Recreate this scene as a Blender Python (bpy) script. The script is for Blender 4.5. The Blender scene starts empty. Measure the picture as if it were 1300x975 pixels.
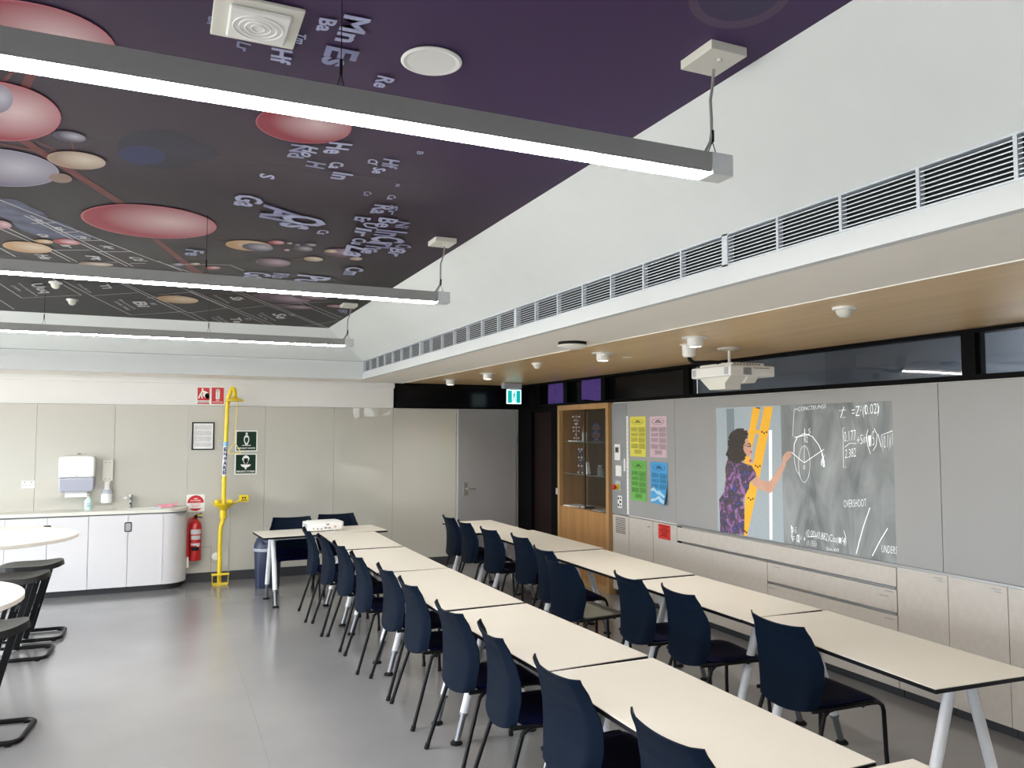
import bpy, bmesh, math, random
from mathutils import Vector, Matrix
C = bpy.context.scene.collection
random.seed(7)
PI = math.pi

# ------------------------------------------------------------------ materials
MATS = {}
def mat(name, col=(.8, .8, .8), rough=.5, metal=0.0, noise=.04, nscale=40.0, bump=0.0, spec=.5, coat=0.0, emit=None, estr=0.0, trans=0.0, alpha=1.0, coat_rough=.05):
    """Principled material whose colour carries a little procedural noise."""
    if name in MATS: return MATS[name]
    m = bpy.data.materials.new(name); m.use_nodes = True
    nt = m.node_tree; N = nt.nodes; L = nt.links
    b = N['Principled BSDF']
    b.inputs['Roughness'].default_value = rough
    b.inputs['Metallic'].default_value = metal
    b.inputs['Specular IOR Level'].default_value = spec
    b.inputs['Coat Weight'].default_value = coat
    b.inputs['Coat Roughness'].default_value = coat_rough
    if name == 'glass_board': b.inputs['Coat IOR'].default_value = 2.0
    b.inputs['Transmission Weight'].default_value = trans
    b.inputs['Alpha'].default_value = alpha
    tc = N.new('ShaderNodeTexCoord'); nz = N.new('ShaderNodeTexNoise')
    nz.inputs['Scale'].default_value = nscale; nz.inputs['Detail'].default_value = 3
    L.new(tc.outputs['Object'], nz.inputs['Vector'])
    cr = N.new('ShaderNodeValToRGB')
    cr.color_ramp.elements[0].position = .3; cr.color_ramp.elements[1].position = .7
    cr.color_ramp.elements[0].color = (*[c*(1-noise) for c in col], 1)
    cr.color_ramp.elements[1].color = (*[min(1, c*(1+noise)) for c in col], 1)
    L.new(nz.outputs['Fac'], cr.inputs['Fac']); L.new(cr.outputs['Color'], b.inputs['Base Color'])
    if bump:
        bp = N.new('ShaderNodeBump'); bp.inputs['Strength'].default_value = bump; bp.inputs['Distance'].default_value = .002
        L.new(nz.outputs['Fac'], bp.inputs['Height']); L.new(bp.outputs['Normal'], b.inputs['Normal'])
    if emit:
        b.inputs['Emission Color'].default_value = (*emit, 1); b.inputs['Emission Strength'].default_value = estr
    MATS[name] = m
    return m

def wood(name, c1, c2, axis='Y', scale=1.0, rough=.4, holes=False):
    m = bpy.data.materials.new(name); m.use_nodes = True
    nt = m.node_tree; N = nt.nodes; L = nt.links; b = N['Principled BSDF']
    b.inputs['Roughness'].default_value = rough
    tc = N.new('ShaderNodeTexCoord'); mp = N.new('ShaderNodeMapping')
    s = {'X': (.6, 9, 9), 'Y': (9, .6, 9), 'Z': (9, 9, .6)}[axis]
    mp.inputs['Scale'].default_value = tuple(v*scale for v in s)
    L.new(tc.outputs['Object'], mp.inputs['Vector'])
    nz = N.new('ShaderNodeTexNoise'); nz.inputs['Scale'].default_value = 1.6; nz.inputs['Detail'].default_value = 6; nz.inputs['Distortion'].default_value = .6
    L.new(mp.outputs['Vector'], nz.inputs['Vector'])
    cr = N.new('ShaderNodeValToRGB'); cr.color_ramp.elements[0].position = .32; cr.color_ramp.elements[1].position = .68
    cr.color_ramp.elements[0].color = (*c1, 1); cr.color_ramp.elements[1].color = (*c2, 1)
    L.new(nz.outputs['Fac'], cr.inputs['Fac'])
    out = cr.outputs['Color']
    if holes:   # fine drilled perforation of the acoustic boards
        w = N.new('ShaderNodeTexVoronoi'); w.inputs['Scale'].default_value = 60; w.inputs['Randomness'].default_value = 0
        L.new(tc.outputs['Object'], w.inputs['Vector'])
        r2 = N.new('ShaderNodeValToRGB'); r2.color_ramp.elements[0].position = .12; r2.color_ramp.elements[1].position = .2
        r2.color_ramp.elements[0].color = (.45, .4, .35, 1); r2.color_ramp.elements[1].color = (1, 1, 1, 1)
        L.new(w.outputs['Distance'], r2.inputs['Fac'])
        mx = N.new('ShaderNodeMixRGB'); mx.blend_type = 'MULTIPLY'; mx.inputs[0].default_value = .8
        L.new(out, mx.inputs[1]); L.new(r2.outputs['Color'], mx.inputs[2]); out = mx.outputs[0]
    L.new(out, b.inputs['Base Color'])
    MATS[name] = m
    return m

def orb(name, dark, light, rim):
    """Printed ball: a radial picture gradient laid out in the disc's own UV."""
    m = bpy.data.materials.new(name); m.use_nodes = True
    nt = m.node_tree; N = nt.nodes; L = nt.links; b = N['Principled BSDF']; b.inputs['Roughness'].default_value = .5; b.inputs['Specular IOR Level'].default_value = .15
    uv = N.new('ShaderNodeUVMap'); uv.uv_map = 'UVMap'
    def dist(o):
        s = N.new('ShaderNodeVectorMath'); s.operation = 'DISTANCE'; s.inputs[1].default_value = o
        L.new(uv.outputs['UV'], s.inputs[0]); return s.outputs['Value']
    cr = N.new('ShaderNodeValToRGB'); cr.color_ramp.elements[0].color = (*light, 1); cr.color_ramp.elements[1].color = (*dark, 1)
    cr.color_ramp.elements[1].position = .6
    dv = N.new('ShaderNodeMath'); dv.operation = 'DIVIDE'; dv.inputs[1].default_value = 1.7
    L.new(dist((.3, .15, 0)), dv.inputs[0]); L.new(dv.outputs[0], cr.inputs['Fac'])
    r2 = N.new('ShaderNodeValToRGB'); r2.color_ramp.elements[0].position = .95; r2.color_ramp.elements[1].position = .99
    r2.color_ramp.elements[0].color = (0, 0, 0, 1); r2.color_ramp.elements[1].color = (1, 1, 1, 1)
    L.new(dist((0, 0, 0)), r2.inputs['Fac'])
    mx = N.new('ShaderNodeMixRGB'); L.new(r2.outputs['Color'], mx.inputs[0]); L.new(cr.outputs['Color'], mx.inputs[1]); mx.inputs[2].default_value = (*rim, 1)
    L.new(mx.outputs[0], b.inputs['Base Color'])
    MATS[name] = m
    return m

# ------------------------------------------------------------------ mesh builder
class MB:
    def __init__(s): s.v = []; s.f = []; s.m = []; s.sm = []; s.uv = {}
    def add(s, vs, fs, m=0, smooth=False):
        o = len(s.v); s.v += [tuple(p) for p in vs]
        for f in fs: s.f.append([i+o for i in f]); s.m.append(m); s.sm.append(smooth)
        return s
    def box(s, x0, x1, y0, y1, z0, z1, m=0):
        return s.add([(x0,y0,z0),(x1,y0,z0),(x1,y1,z0),(x0,y1,z0),(x0,y0,z1),(x1,y0,z1),(x1,y1,z1),(x0,y1,z1)],
                     [(0,3,2,1),(4,5,6,7),(0,1,5,4),(1,2,6,5),(2,3,7,6),(3,0,4,7)], m)
    def obox(s, c, size, rot, m=0):
        R = rot.to_matrix() if hasattr(rot, 'to_matrix') else rot
        P = []
        for z in (-.5,.5):
            for x, y in ((-.5,-.5),(.5,-.5),(.5,.5),(-.5,.5)):
                P.append(Vector(c)+R @ Vector((x*size[0], y*size[1], z*size[2])))
        return s.add(P, [(0,3,2,1),(4,5,6,7),(0,1,5,4),(1,2,6,5),(2,3,7,6),(3,0,4,7)], m)
    def tube(s, pts, r, n=12, m=0, closed=False):
        pts = [Vector(p) for p in pts]; k = len(pts)
        rs = r if isinstance(r, (list, tuple)) else [r]*k
        dirs = []
        for i in range(k):
            if closed: d = pts[(i+1)%k]-pts[i-1]
            else: d = pts[min(i+1,k-1)]-pts[max(i-1,0)]
            dirs.append(d.normalized())
        up = Vector((0,0,1)) if abs(dirs[0].z) < .9 else Vector((1,0,0))
        a = dirs[0].cross(up).normalized(); V = []
        for i in range(k):
            a = (a-dirs[i]*a.dot(dirs[i])).normalized(); b = dirs[i].cross(a)
            for j in range(n):
                t = 2*PI*j/n; V.append(pts[i]+(a*math.cos(t)+b*math.sin(t))*rs[i])
        F = []
        for i in range(k if closed else k-1):
            i2 = (i+1) % k
            for j in range(n): F.append((i*n+j, i*n+(j+1)%n, i2*n+(j+1)%n, i2*n+j))
        s.add(V, F, m, True)
        if not closed:
            s.add(V[:n], [tuple(range(n))[::-1]], m); s.add(V[-n:], [tuple(range(n))], m)
        return s
    def cyl(s, p0, p1, r0, r1=None, n=24, m=0):
        return s.tube([p0, p1], [r0, r0 if r1 is None else r1], n, m)
    def lathe(s, prof, c=(0,0,0), axis='Z', n=32, m=0, smooth=True, sx=1, sy=1):
        V = []; k = len(prof)
        for r, z in prof:
            for j in range(n):
                t = 2*PI*j/n; x, y = r*math.cos(t)*sx, r*math.sin(t)*sy
                p = {'Z': (x,y,z), 'Y': (x,z,y), 'X': (z,x,y)}[axis]
                V.append((c[0]+p[0], c[1]+p[1], c[2]+p[2]))
        F = [(i*n+j, i*n+(j+1)%n, (i+1)*n+(j+1)%n, (i+1)*n+j) for i in range(k-1) for j in range(n)]
        s.add(V, F, m, smooth)
        s.add(V[:n], [tuple(range(n))[::-1]], m); s.add(V[-n:], [tuple(range(n))], m)
        return s
    def prism(s, poly, a0, a1, plane='XY', m=0, smooth=False):
        def P(u, v, a): return {'XY': (u,v,a), 'XZ': (u,a,v), 'YZ': (a,u,v)}[plane]
        n = len(poly); V = [P(u,v,a0) for u, v in poly]+[P(u,v,a1) for u, v in poly]
        s.add(V, [tuple(range(n))[::-1], tuple(range(n, 2*n))], m)
        return s.add(V, [(i,(i+1)%n,n+(i+1)%n,n+i) for i in range(n)], m, smooth)
    def face(s, pts, m=0): return s.add(pts, [tuple(range(len(pts)))], m)
    def shell(s, fn, nu, nv, th, m=0):
        """Curved panel given by fn(u,v)->(point) with a thickness."""
        P = [[Vector(fn(i/nu, j/nv)) for i in range(nu+1)] for j in range(nv+1)]
        V = []; B = []
        for j in range(nv+1):
            for i in range(nu+1):
                du = P[j][min(i+1,nu)]-P[j][max(i-1,0)]; dv = P[min(j+1,nv)][i]-P[max(j-1,0)][i]
                nrm = du.cross(dv).normalized()
                V.append(P[j][i]+nrm*th/2); B.append(P[j][i]-nrm*th/2)
        w = nu+1; F = []
        id_ = lambda j, i: j*w+i; o = len(V)
        for j in range(nv):
            for i in range(nu):
                F.append((id_(j,i),id_(j,i+1),id_(j+1,i+1),id_(j+1,i)))
                F.append((o+id_(j,i),o+id_(j+1,i),o+id_(j+1,i+1),o+id_(j,i+1)))
        for i in range(nu):
            F.append((id_(0,i),o+id_(0,i),o+id_(0,i+1),id_(0,i+1))); F.append((id_(nv,i),id_(nv,i+1),o+id_(nv,i+1),o+id_(nv,i)))
        for j in range(nv):
            F.append((id_(j,0),id_(j+1,0),o+id_(j+1,0),o+id_(j,0))); F.append((id_(j,nu),o+id_(j,nu),o+id_(j+1,nu),id_(j+1,nu)))
        return s.add(V+B, F, m, True)

def build(name, M, mats, parent=None, loc=(0,0,0), rot=0.0, bevel=0.0, seg=2):
    me = bpy.data.meshes.new(name); me.from_pydata(M.v, [], M.f)
    if not isinstance(mats, (list, tuple)): mats = [mats]
    for k in mats: me.materials.append(MATS[k])
    me.polygons.foreach_set('material_index', M.m); me.polygons.foreach_set('use_smooth', M.sm)
    if M.uv:
        l = me.uv_layers.new(name='UVMap')
        for p in me.polygons:
            for li in p.loop_indices:
                l.data[li].uv = M.uv.get(me.loops[li].vertex_index, (0, 0))
    me.update()
    if any(M.sm) or True:
        bm = bmesh.new(); bm.from_mesh(me)
        if not M.uv: bmesh.ops.remove_doubles(bm, verts=bm.verts, dist=1e-6)
        bmesh.ops.recalc_face_normals(bm, faces=bm.faces)
        for e in bm.edges:
            if len(e.link_faces) == 2 and e.calc_face_angle(0) > .7: e.smooth = False
        bm.to_mesh(me); bm.free()
    o = bpy.data.objects.new(name, me); C.objects.link(o)
    o.location = loc; o.rotation_euler = (0,0,rot)
    if parent: o.parent = parent
    if bevel:
        b = o.modifiers.new('Bevel', 'BEVEL'); b.width = bevel; b.segments = seg; b.limit_method = 'ANGLE'
    return o
def thing(name, label, cat, loc=(0,0,0), rot=0.0, group=None):
    o = bpy.data.objects.new(name, None); C.objects.link(o); o.empty_display_size = .1
    o.location = loc; o.rotation_euler = (0,0,rot); return tag(o, label, cat, group)
def tag(o, label, cat, group=None):
    o['label'] = label; o['category'] = cat
    if group: o['group'] = group
    return o
def struct(o): o['kind'] = 'structure'; return o
def copy_tree(o, parent=None):
    c = o.copy(); C.objects.link(c); c.parent = parent
    for ch in list(o.children): copy_tree(ch, c)
    return c

# ------------------------------------------------------------------ lettering
_cache = {}
def glyphs(s, bold=.0):
    k = (s, bold)
    if k in _cache: return _cache[k]
    cu = bpy.data.curves.new('t', 'FONT'); cu.body = s; cu.size = 1; cu.offset = bold; cu.resolution_u = 2
    ob = bpy.data.objects.new('t', cu); C.objects.link(ob)
    bpy.context.view_layer.update()
    me = bpy.data.meshes.new_from_object(ob.evaluated_get(bpy.context.evaluated_depsgraph_get()))
    V = [tuple(v.co) for v in me.vertices]; F = [tuple(p.vertices) for p in me.polygons]
    bpy.data.objects.remove(ob); bpy.data.curves.remove(cu); bpy.data.meshes.remove(me)
    x0 = min(v[0] for v in V); x1 = max(v[0] for v in V)
    V = [((v[0]-x0)/(x1-x0), v[1]/.7) for v in V]
    _cache[k] = (V, F); return _cache[k]
def write(M, s, P0, R, U, m=0, bold=.02):
    V, F = glyphs(s, bold); P0 = Vector(P0); R = Vector(R); U = Vector(U)
    M.add([P0+R*x+U*y for x, y in V], F, m)

# ---- traced coordinates (metres) of the printed mural and of the picture on the board
MURAL_DISCS = [
    ('haze_dark', -0.045, 3.44, 0.158, -0.033, -0.006, 0.248),
    ('haze_blue', -0.112, 3.533, 0.089, -0.018, -0.005, 0.124),
    ('haze_violet', 0.093, 3.392, 0.083, 0.002, -0.001, 0.118),
    ('ring', 1.348, 1.575, 0.083, -0.104, 0.126, 0.117),
    ('ring_core', 1.342, 1.567, 0.068, -0.085, 0.102, 0.095),
    ('mist', -0.632, 5.06, 0.157, 0.107, -0.038, 0.239),
    ('mist', -0.716, 4.776, 0.113, 0.047, -0.034, 0.194),
    ('mist', -0.739, 4.626, 0.076, 0.03, -0.028, 0.149),
    ('mist', -0.504, 5.133, 0.083, 0.039, -0.016, 0.125),
    ('red', -0.377, 2.582, 0.211, 0.011, -0.044, 0.22),
    ('red', -0.579, 3.262, 0.199, 0.0, -0.063, 0.307),
    ('lilac', -0.56, 3.12, 0.052, -0.001, -0.03, 0.145),
    ('red', 0.448, 2.931, 0.17, -0.032, 0.023, 0.179),
    ('red', -0.099, 4.665, 0.337, -0.017, -0.012, 0.367),
    ('grey', -0.364, 3.407, 0.055, 0.005, -0.009, 0.061),
    ('cream', -0.367, 3.704, 0.109, -0.007, -0.014, 0.121),
    ('lilac', -0.679, 3.954, 0.221, -0.01, -0.053, 0.284),
    ('brown', -0.457, 3.995, 0.046, -0.002, -0.01, 0.076),
    ('tan', 0.446, 5.003, 0.134, -0.014, 0.011, 0.14),
    ('grey', 0.499, 5.024, 0.092, -0.009, 0.01, 0.109),
    ('red', 0.59, 4.849, 0.045, -0.009, 0.006, 0.056),
    ('cream', 0.666, 4.836, 0.015, -0.007, 0.004, 0.025),
    ('grey', 0.712, 4.86, 0.02, -0.006, 0.004, 0.029),
    ('grey', 0.787, 4.827, 0.036, -0.007, 0.007, 0.046),
    ('grey', 0.764, 4.95, 0.058, -0.011, 0.011, 0.074),
    ('pink', 0.674, 5.025, 0.018, -0.008, 0.004, 0.031),
    ('mauve', 0.644, 5.444, 0.111, -0.018, 0.016, 0.139),
    ('cream', 0.873, 5.22, 0.06, -0.01, 0.012, 0.073),
    ('mauve', 0.998, 4.965, 0.101, -0.019, 0.023, 0.12),
    ('cream', 0.934, 4.944, 0.038, -0.01, 0.009, 0.048),
    ('cream', 1.127, 5.093, 0.04, -0.011, 0.011, 0.052),
    ('tan', -0.805, 5.609, 0.129, 0.017, -0.026, 0.166),
    ('tan', -0.69, 5.39, 0.047, 0.0, -0.008, 0.059),
    ('red', -0.566, 5.345, 0.07, 0.001, -0.01, 0.086),
    ('pink', -0.847, 5.038, 0.042, 0.011, -0.018, 0.097),
    ('tan', 0.079, 7.33, 0.163, 0.007, 0.001, 0.212),
    ('mauve', 0.801, 6.83, 0.154, 0.002, 0.016, 0.145),
    ('mauve', 0.922, 6.907, 0.21, 0.003, 0.029, 0.228),
    ('mauve', 1.115, 6.752, 0.142, -0.014, 0.019, 0.121),
    ('mauve', 1.07, 7.329, 0.153, -0.011, 0.017, 0.122),
    ('pink', 1.403, 7.129, 0.082, -0.017, 0.016, 0.082),
    ('cream', -0.456, 5.99, 0.107, -0.027, -0.005, 0.069),
    ('red', 0.278, 5.788, 0.05, -0.023, 0.003, 0.056),
    ('grey', 0.051, 5.776, 0.044, -0.02, 0.001, 0.055),
    ('cream', 0.163, 5.698, 0.029, -0.013, 0.001, 0.043),
]

MURAL_BARS = [
    [(-0.432, 2.853), (-0.4, 2.838), (-0.449, 3.019), (-0.476, 3.018)],
    [(-0.474, 2.859), (-0.46, 2.853), (-0.519, 2.991), (-0.531, 2.983)],
    [(-0.558, 3.547), (-0.517, 3.519), (-0.205, 4.324), (-0.239, 4.369)],
    [(-0.493, 3.518), (-0.484, 3.514), (-0.427, 3.612), (-0.437, 3.626)],
    [(-0.366, 3.47), (-0.36, 3.468), (-0.364, 3.593), (-0.37, 3.596)],
    [(-0.097, 5.071), (-0.067, 5.058), (0.253, 6.133), (0.189, 6.162)],
    [(-0.628, 3.624), (-0.625, 3.604), (-0.454, 3.654), (-0.457, 3.675)],
    [(0.252, 4.873), (0.255, 4.852), (0.324, 4.904), (0.321, 4.926)],
    [(0.756, 5.325), (0.752, 5.3), (0.821, 5.217), (0.825, 5.241)],
]

MURAL_LINES = [
    [(-0.821, 4.413), (-0.772, 4.511), (-0.566, 4.894), (-0.095, 5.706), (0.256, 6.197)],
    [(-0.072, 5.722), (0.085, 6.006)],
    [(0.011, 5.794), (0.383, 5.655), (0.49, 5.825)],
    [(-0.928, 5.02), (-0.878, 5.162), (-0.774, 5.438), (-0.705, 5.654)],
    [(-0.848, 5.093), (-0.739, 5.422)],
    [(-0.707, 4.785), (-0.265, 5.994)],
    [(-0.68, 4.773), (-0.228, 5.977)],
    [(-0.675, 5.617), (-0.566, 5.979)],
    [(-0.7, 5.669), (-0.61, 5.977)],
    [(-0.968, 5.716), (-0.92, 5.956)],
    [(-0.678, 5.642), (-0.46, 5.544)],
    [(-0.422, 5.575), (-0.216, 5.483)],
    [(-0.479, 5.284), (-0.373, 5.228)],
    [(-0.595, 5.124), (-0.478, 5.056)],
    [(-0.551, 5.964), (-0.321, 5.882)],
    [(-0.244, 5.875), (-0.146, 5.831)],
    [(-0.697, 4.953), (-0.576, 4.881)],
    [(-1.232, 6.736), (-1.197, 7.123), (-1.149, 7.808), (-0.667, 7.433), (-0.802, 6.672)],
    [(-1.341, 8.01), (-1.321, 8.584)],
    [(-0.733, 6.764), (-0.584, 7.472), (-0.333, 8.522), (0.11, 8.099), (-0.349, 6.671)],
    [(-0.302, 6.721), (0.188, 8.146), (0.503, 7.664), (0.161, 6.89)],
    [(-0.581, 7.428), (-0.23, 7.105)],
    [(0.194, 8.088), (0.375, 8.656)],
    [(-0.085, 7.513), (0.291, 8.631)],
    [(0.034, 6.642), (0.12, 6.771), (0.972, 8.696)],
    [(0.165, 6.809), (1.059, 8.711)],
    [(0.408, 6.585), (0.484, 6.721), (1.554, 8.635)],
    [(0.448, 6.567), (0.525, 6.702), (1.63, 8.701)],
    [(0.847, 6.744), (1.589, 7.983)],
    [(0.905, 6.718), (1.603, 7.855)],
    [(0.584, 7.674), (0.821, 7.375)],
    [(0.872, 7.309), (1.16, 7.022), (1.326, 6.878)],
    [(1.34, 8.717), (1.638, 8.023)],
    [(-0.082, 7.149), (0.161, 6.905)],
    [(-0.17, 7.372), (0.093, 7.083)],
    [(-0.091, 8.288), (0.157, 8.029)],
]

MURAL_TEXT = [
    ('Mn', (0.423, 2.079), (0.426, 2.234), (0.492, 2.077)),
    ('Es', (0.412, 2.273), (0.416, 2.396), (0.505, 2.274)),
    ('Ba', (0.363, 2.123), (0.365, 2.197), (0.408, 2.119)),
    ('Re', (0.597, 2.401), (0.6, 2.488), (0.65, 2.407)),
    ('Lr', (0.166, 2.35), (0.168, 2.408), (0.203, 2.356)),
    ('Hf', (0.264, 2.351), (0.271, 2.447), (0.321, 2.349)),
    ('Tm', (0.318, 2.229), (0.324, 2.295), (0.343, 2.234)),
    ('Br', (0.083, 2.238), (0.079, 2.297), (0.112, 2.241)),
    ('S', (0.359, 3.548), (0.362, 3.611), (0.42, 3.556)),
    ('Ga', (0.289, 3.902), (0.293, 4.109), (0.413, 3.932)),
    ('Al', (0.436, 4.033), (0.439, 4.299), (0.648, 4.093)),
    ('Os', (0.553, 4.156), (0.558, 4.434), (0.774, 4.202)),
    ('Cs', (0.768, 4.426), (0.772, 4.526), (0.828, 4.428)),
    ('H', (0.522, 3.3), (0.526, 3.373), (0.599, 3.308)),
    ('Ca', (0.615, 3.269), (0.618, 3.354), (0.67, 3.266)),
    ('In', (0.651, 3.395), (0.655, 3.493), (0.735, 3.398)),
    ('Nd', (0.433, 3.128), (0.437, 3.286), (0.496, 3.123)),
    ('Ho', (0.478, 3.122), (0.486, 3.254), (0.535, 3.134)),
    ('He', (0.568, 3.045), (0.563, 3.18), (0.652, 3.035)),
    ('Hf', (0.808, 3.141), (0.826, 3.25), (0.874, 3.143)),
    ('Cf', (0.748, 3.168), (0.761, 3.236), (0.789, 3.171)),
    ('Se', (0.795, 3.264), (0.805, 3.344), (0.847, 3.263)),
    ('Co', (0.836, 3.613), (0.847, 3.689), (0.873, 3.616)),
    ('Ca', (0.956, 3.62), (0.966, 3.699), (0.994, 3.624)),
    ('Ra', (0.938, 3.806), (0.95, 3.971), (1.03, 3.803)),
    ('Sr', (1.008, 3.782), (1.038, 3.956), (1.051, 3.793)),
    ('Er', (0.897, 4.068), (0.908, 4.173), (0.977, 4.065)),
    ('Be', (1.019, 4.03), (1.039, 4.23), (1.119, 4.036)),
    ('Ni', (1.124, 4.068), (1.148, 4.2), (1.195, 4.071)),
    ('U', (0.957, 4.16), (0.991, 4.27), (1.031, 4.162)),
    ('Ir', (0.951, 4.288), (0.974, 4.47), (1.04, 4.304)),
    ('In', (1.068, 4.273), (1.086, 4.419), (1.237, 4.273)),
    ('Cu', (0.986, 4.525), (1.007, 4.684), (1.066, 4.53)),
    ('Cr', (1.082, 4.421), (1.111, 4.637), (1.27, 4.418)),
    ('Th', (1.079, 4.545), (1.114, 4.77), (1.219, 4.546)),
    ('Ce', (1.091, 4.735), (1.112, 4.888), (1.191, 4.759)),
    ('La', (0.994, 4.712), (1.025, 5.0), (1.16, 4.796)),
    ('Cr', (1.264, 4.569), (1.275, 4.698), (1.358, 4.571)),
    ('Br', (1.25, 4.664), (1.284, 4.884), (1.354, 4.709)),
    ('Cm', (1.125, 5.351), (1.156, 5.633), (1.246, 5.353)),
    ('Fe', (0.098, 5.237), (0.093, 5.418), (0.199, 5.25)),
    ('Gd', (0.499, 5.806), (0.509, 6.034), (0.678, 5.816)),
    ('Pu', (0.865, 5.764), (0.874, 6.053), (1.096, 5.787)),
    ('Rb', (0.69, 5.78), (0.698, 5.982), (0.798, 5.763)),
    ('B', (0.907, 2.997), (0.915, 3.033), (0.933, 2.995)),
    ('N', (0.942, 3.444), (0.948, 3.479), (0.961, 3.443)),
    ('Uuq', (-0.979, 6.989), (-0.949, 7.428), (-0.891, 6.915)),
    ('Bi', (-0.287, 7.581), (-0.245, 7.895), (-0.186, 7.535)),
    ('Tl', (-0.496, 6.79), (-0.476, 6.982), (-0.428, 6.742)),
    ('Te', (0.563, 8.264), (0.646, 8.663), (0.657, 8.222)),
    ('Se', (0.919, 7.817), (1.02, 8.147), (1.03, 7.766)),
    ('Sb', (0.472, 6.976), (0.523, 7.149), (0.563, 6.935)),
    ('Br', (1.454, 7.308), (1.538, 7.538), (1.528, 7.274)),
    ('Ru', (-0.672, 4.819), (-0.654, 4.88), (-0.635, 4.811)),
    ('Rh', (-0.601, 4.964), (-0.578, 5.037), (-0.558, 4.954)),
    ('Pd', (-0.506, 5.141), (-0.475, 5.209), (-0.456, 5.129)),
    ('Ag', (-0.393, 5.344), (-0.355, 5.428), (-0.332, 5.327)),
    ('Cd', (-0.253, 5.622), (-0.205, 5.729), (-0.179, 5.614)),
    ('Os', (-0.707, 5.172), (-0.681, 5.25), (-0.654, 5.158)),
    ('Ir', (-0.611, 5.419), (-0.585, 5.497), (-0.559, 5.407)),
    ('Pt', (-0.498, 5.695), (-0.462, 5.818), (-0.425, 5.687)),
    ('Hs', (-0.791, 5.789), (-0.769, 5.93), (-0.72, 5.782)),
    ('Bismuth', (-0.395, 7.517), (-0.289, 8.041), (-0.369, 7.492)),
    ('208.980', (-0.437, 7.626), (-0.346, 8.144), (-0.411, 7.596)),
    ('Ununquadium', (-1.063, 6.992), (-1.016, 7.603), (-1.039, 6.971)),
    ('(289)', (-1.125, 7.126), (-1.109, 7.381), (-1.1, 7.104)),
    ('Tellurium', (0.427, 8.208), (0.588, 8.722), (0.454, 8.173)),
    ('127.60', (0.397, 8.338), (0.537, 8.778), (0.425, 8.302)),
    ('Selenium', (0.809, 7.811), (1.009, 8.307), (0.828, 7.781)),
    ('78.96', (0.792, 7.929), (0.918, 8.255), (0.811, 7.899)),
    ('Thallium', (-0.651, 6.842), (-0.589, 7.227), (-0.628, 6.821)),
    ('Antimony', (0.338, 6.931), (0.49, 7.324), (0.361, 6.905)),
    ('83', (-0.149, 7.588), (-0.131, 7.697), (-0.104, 7.568)),
    ('34', (1.065, 7.751), (1.105, 7.874), (1.114, 7.729)),
    ('52', (0.702, 8.231), (0.737, 8.367), (0.753, 8.208)),
]

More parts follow.
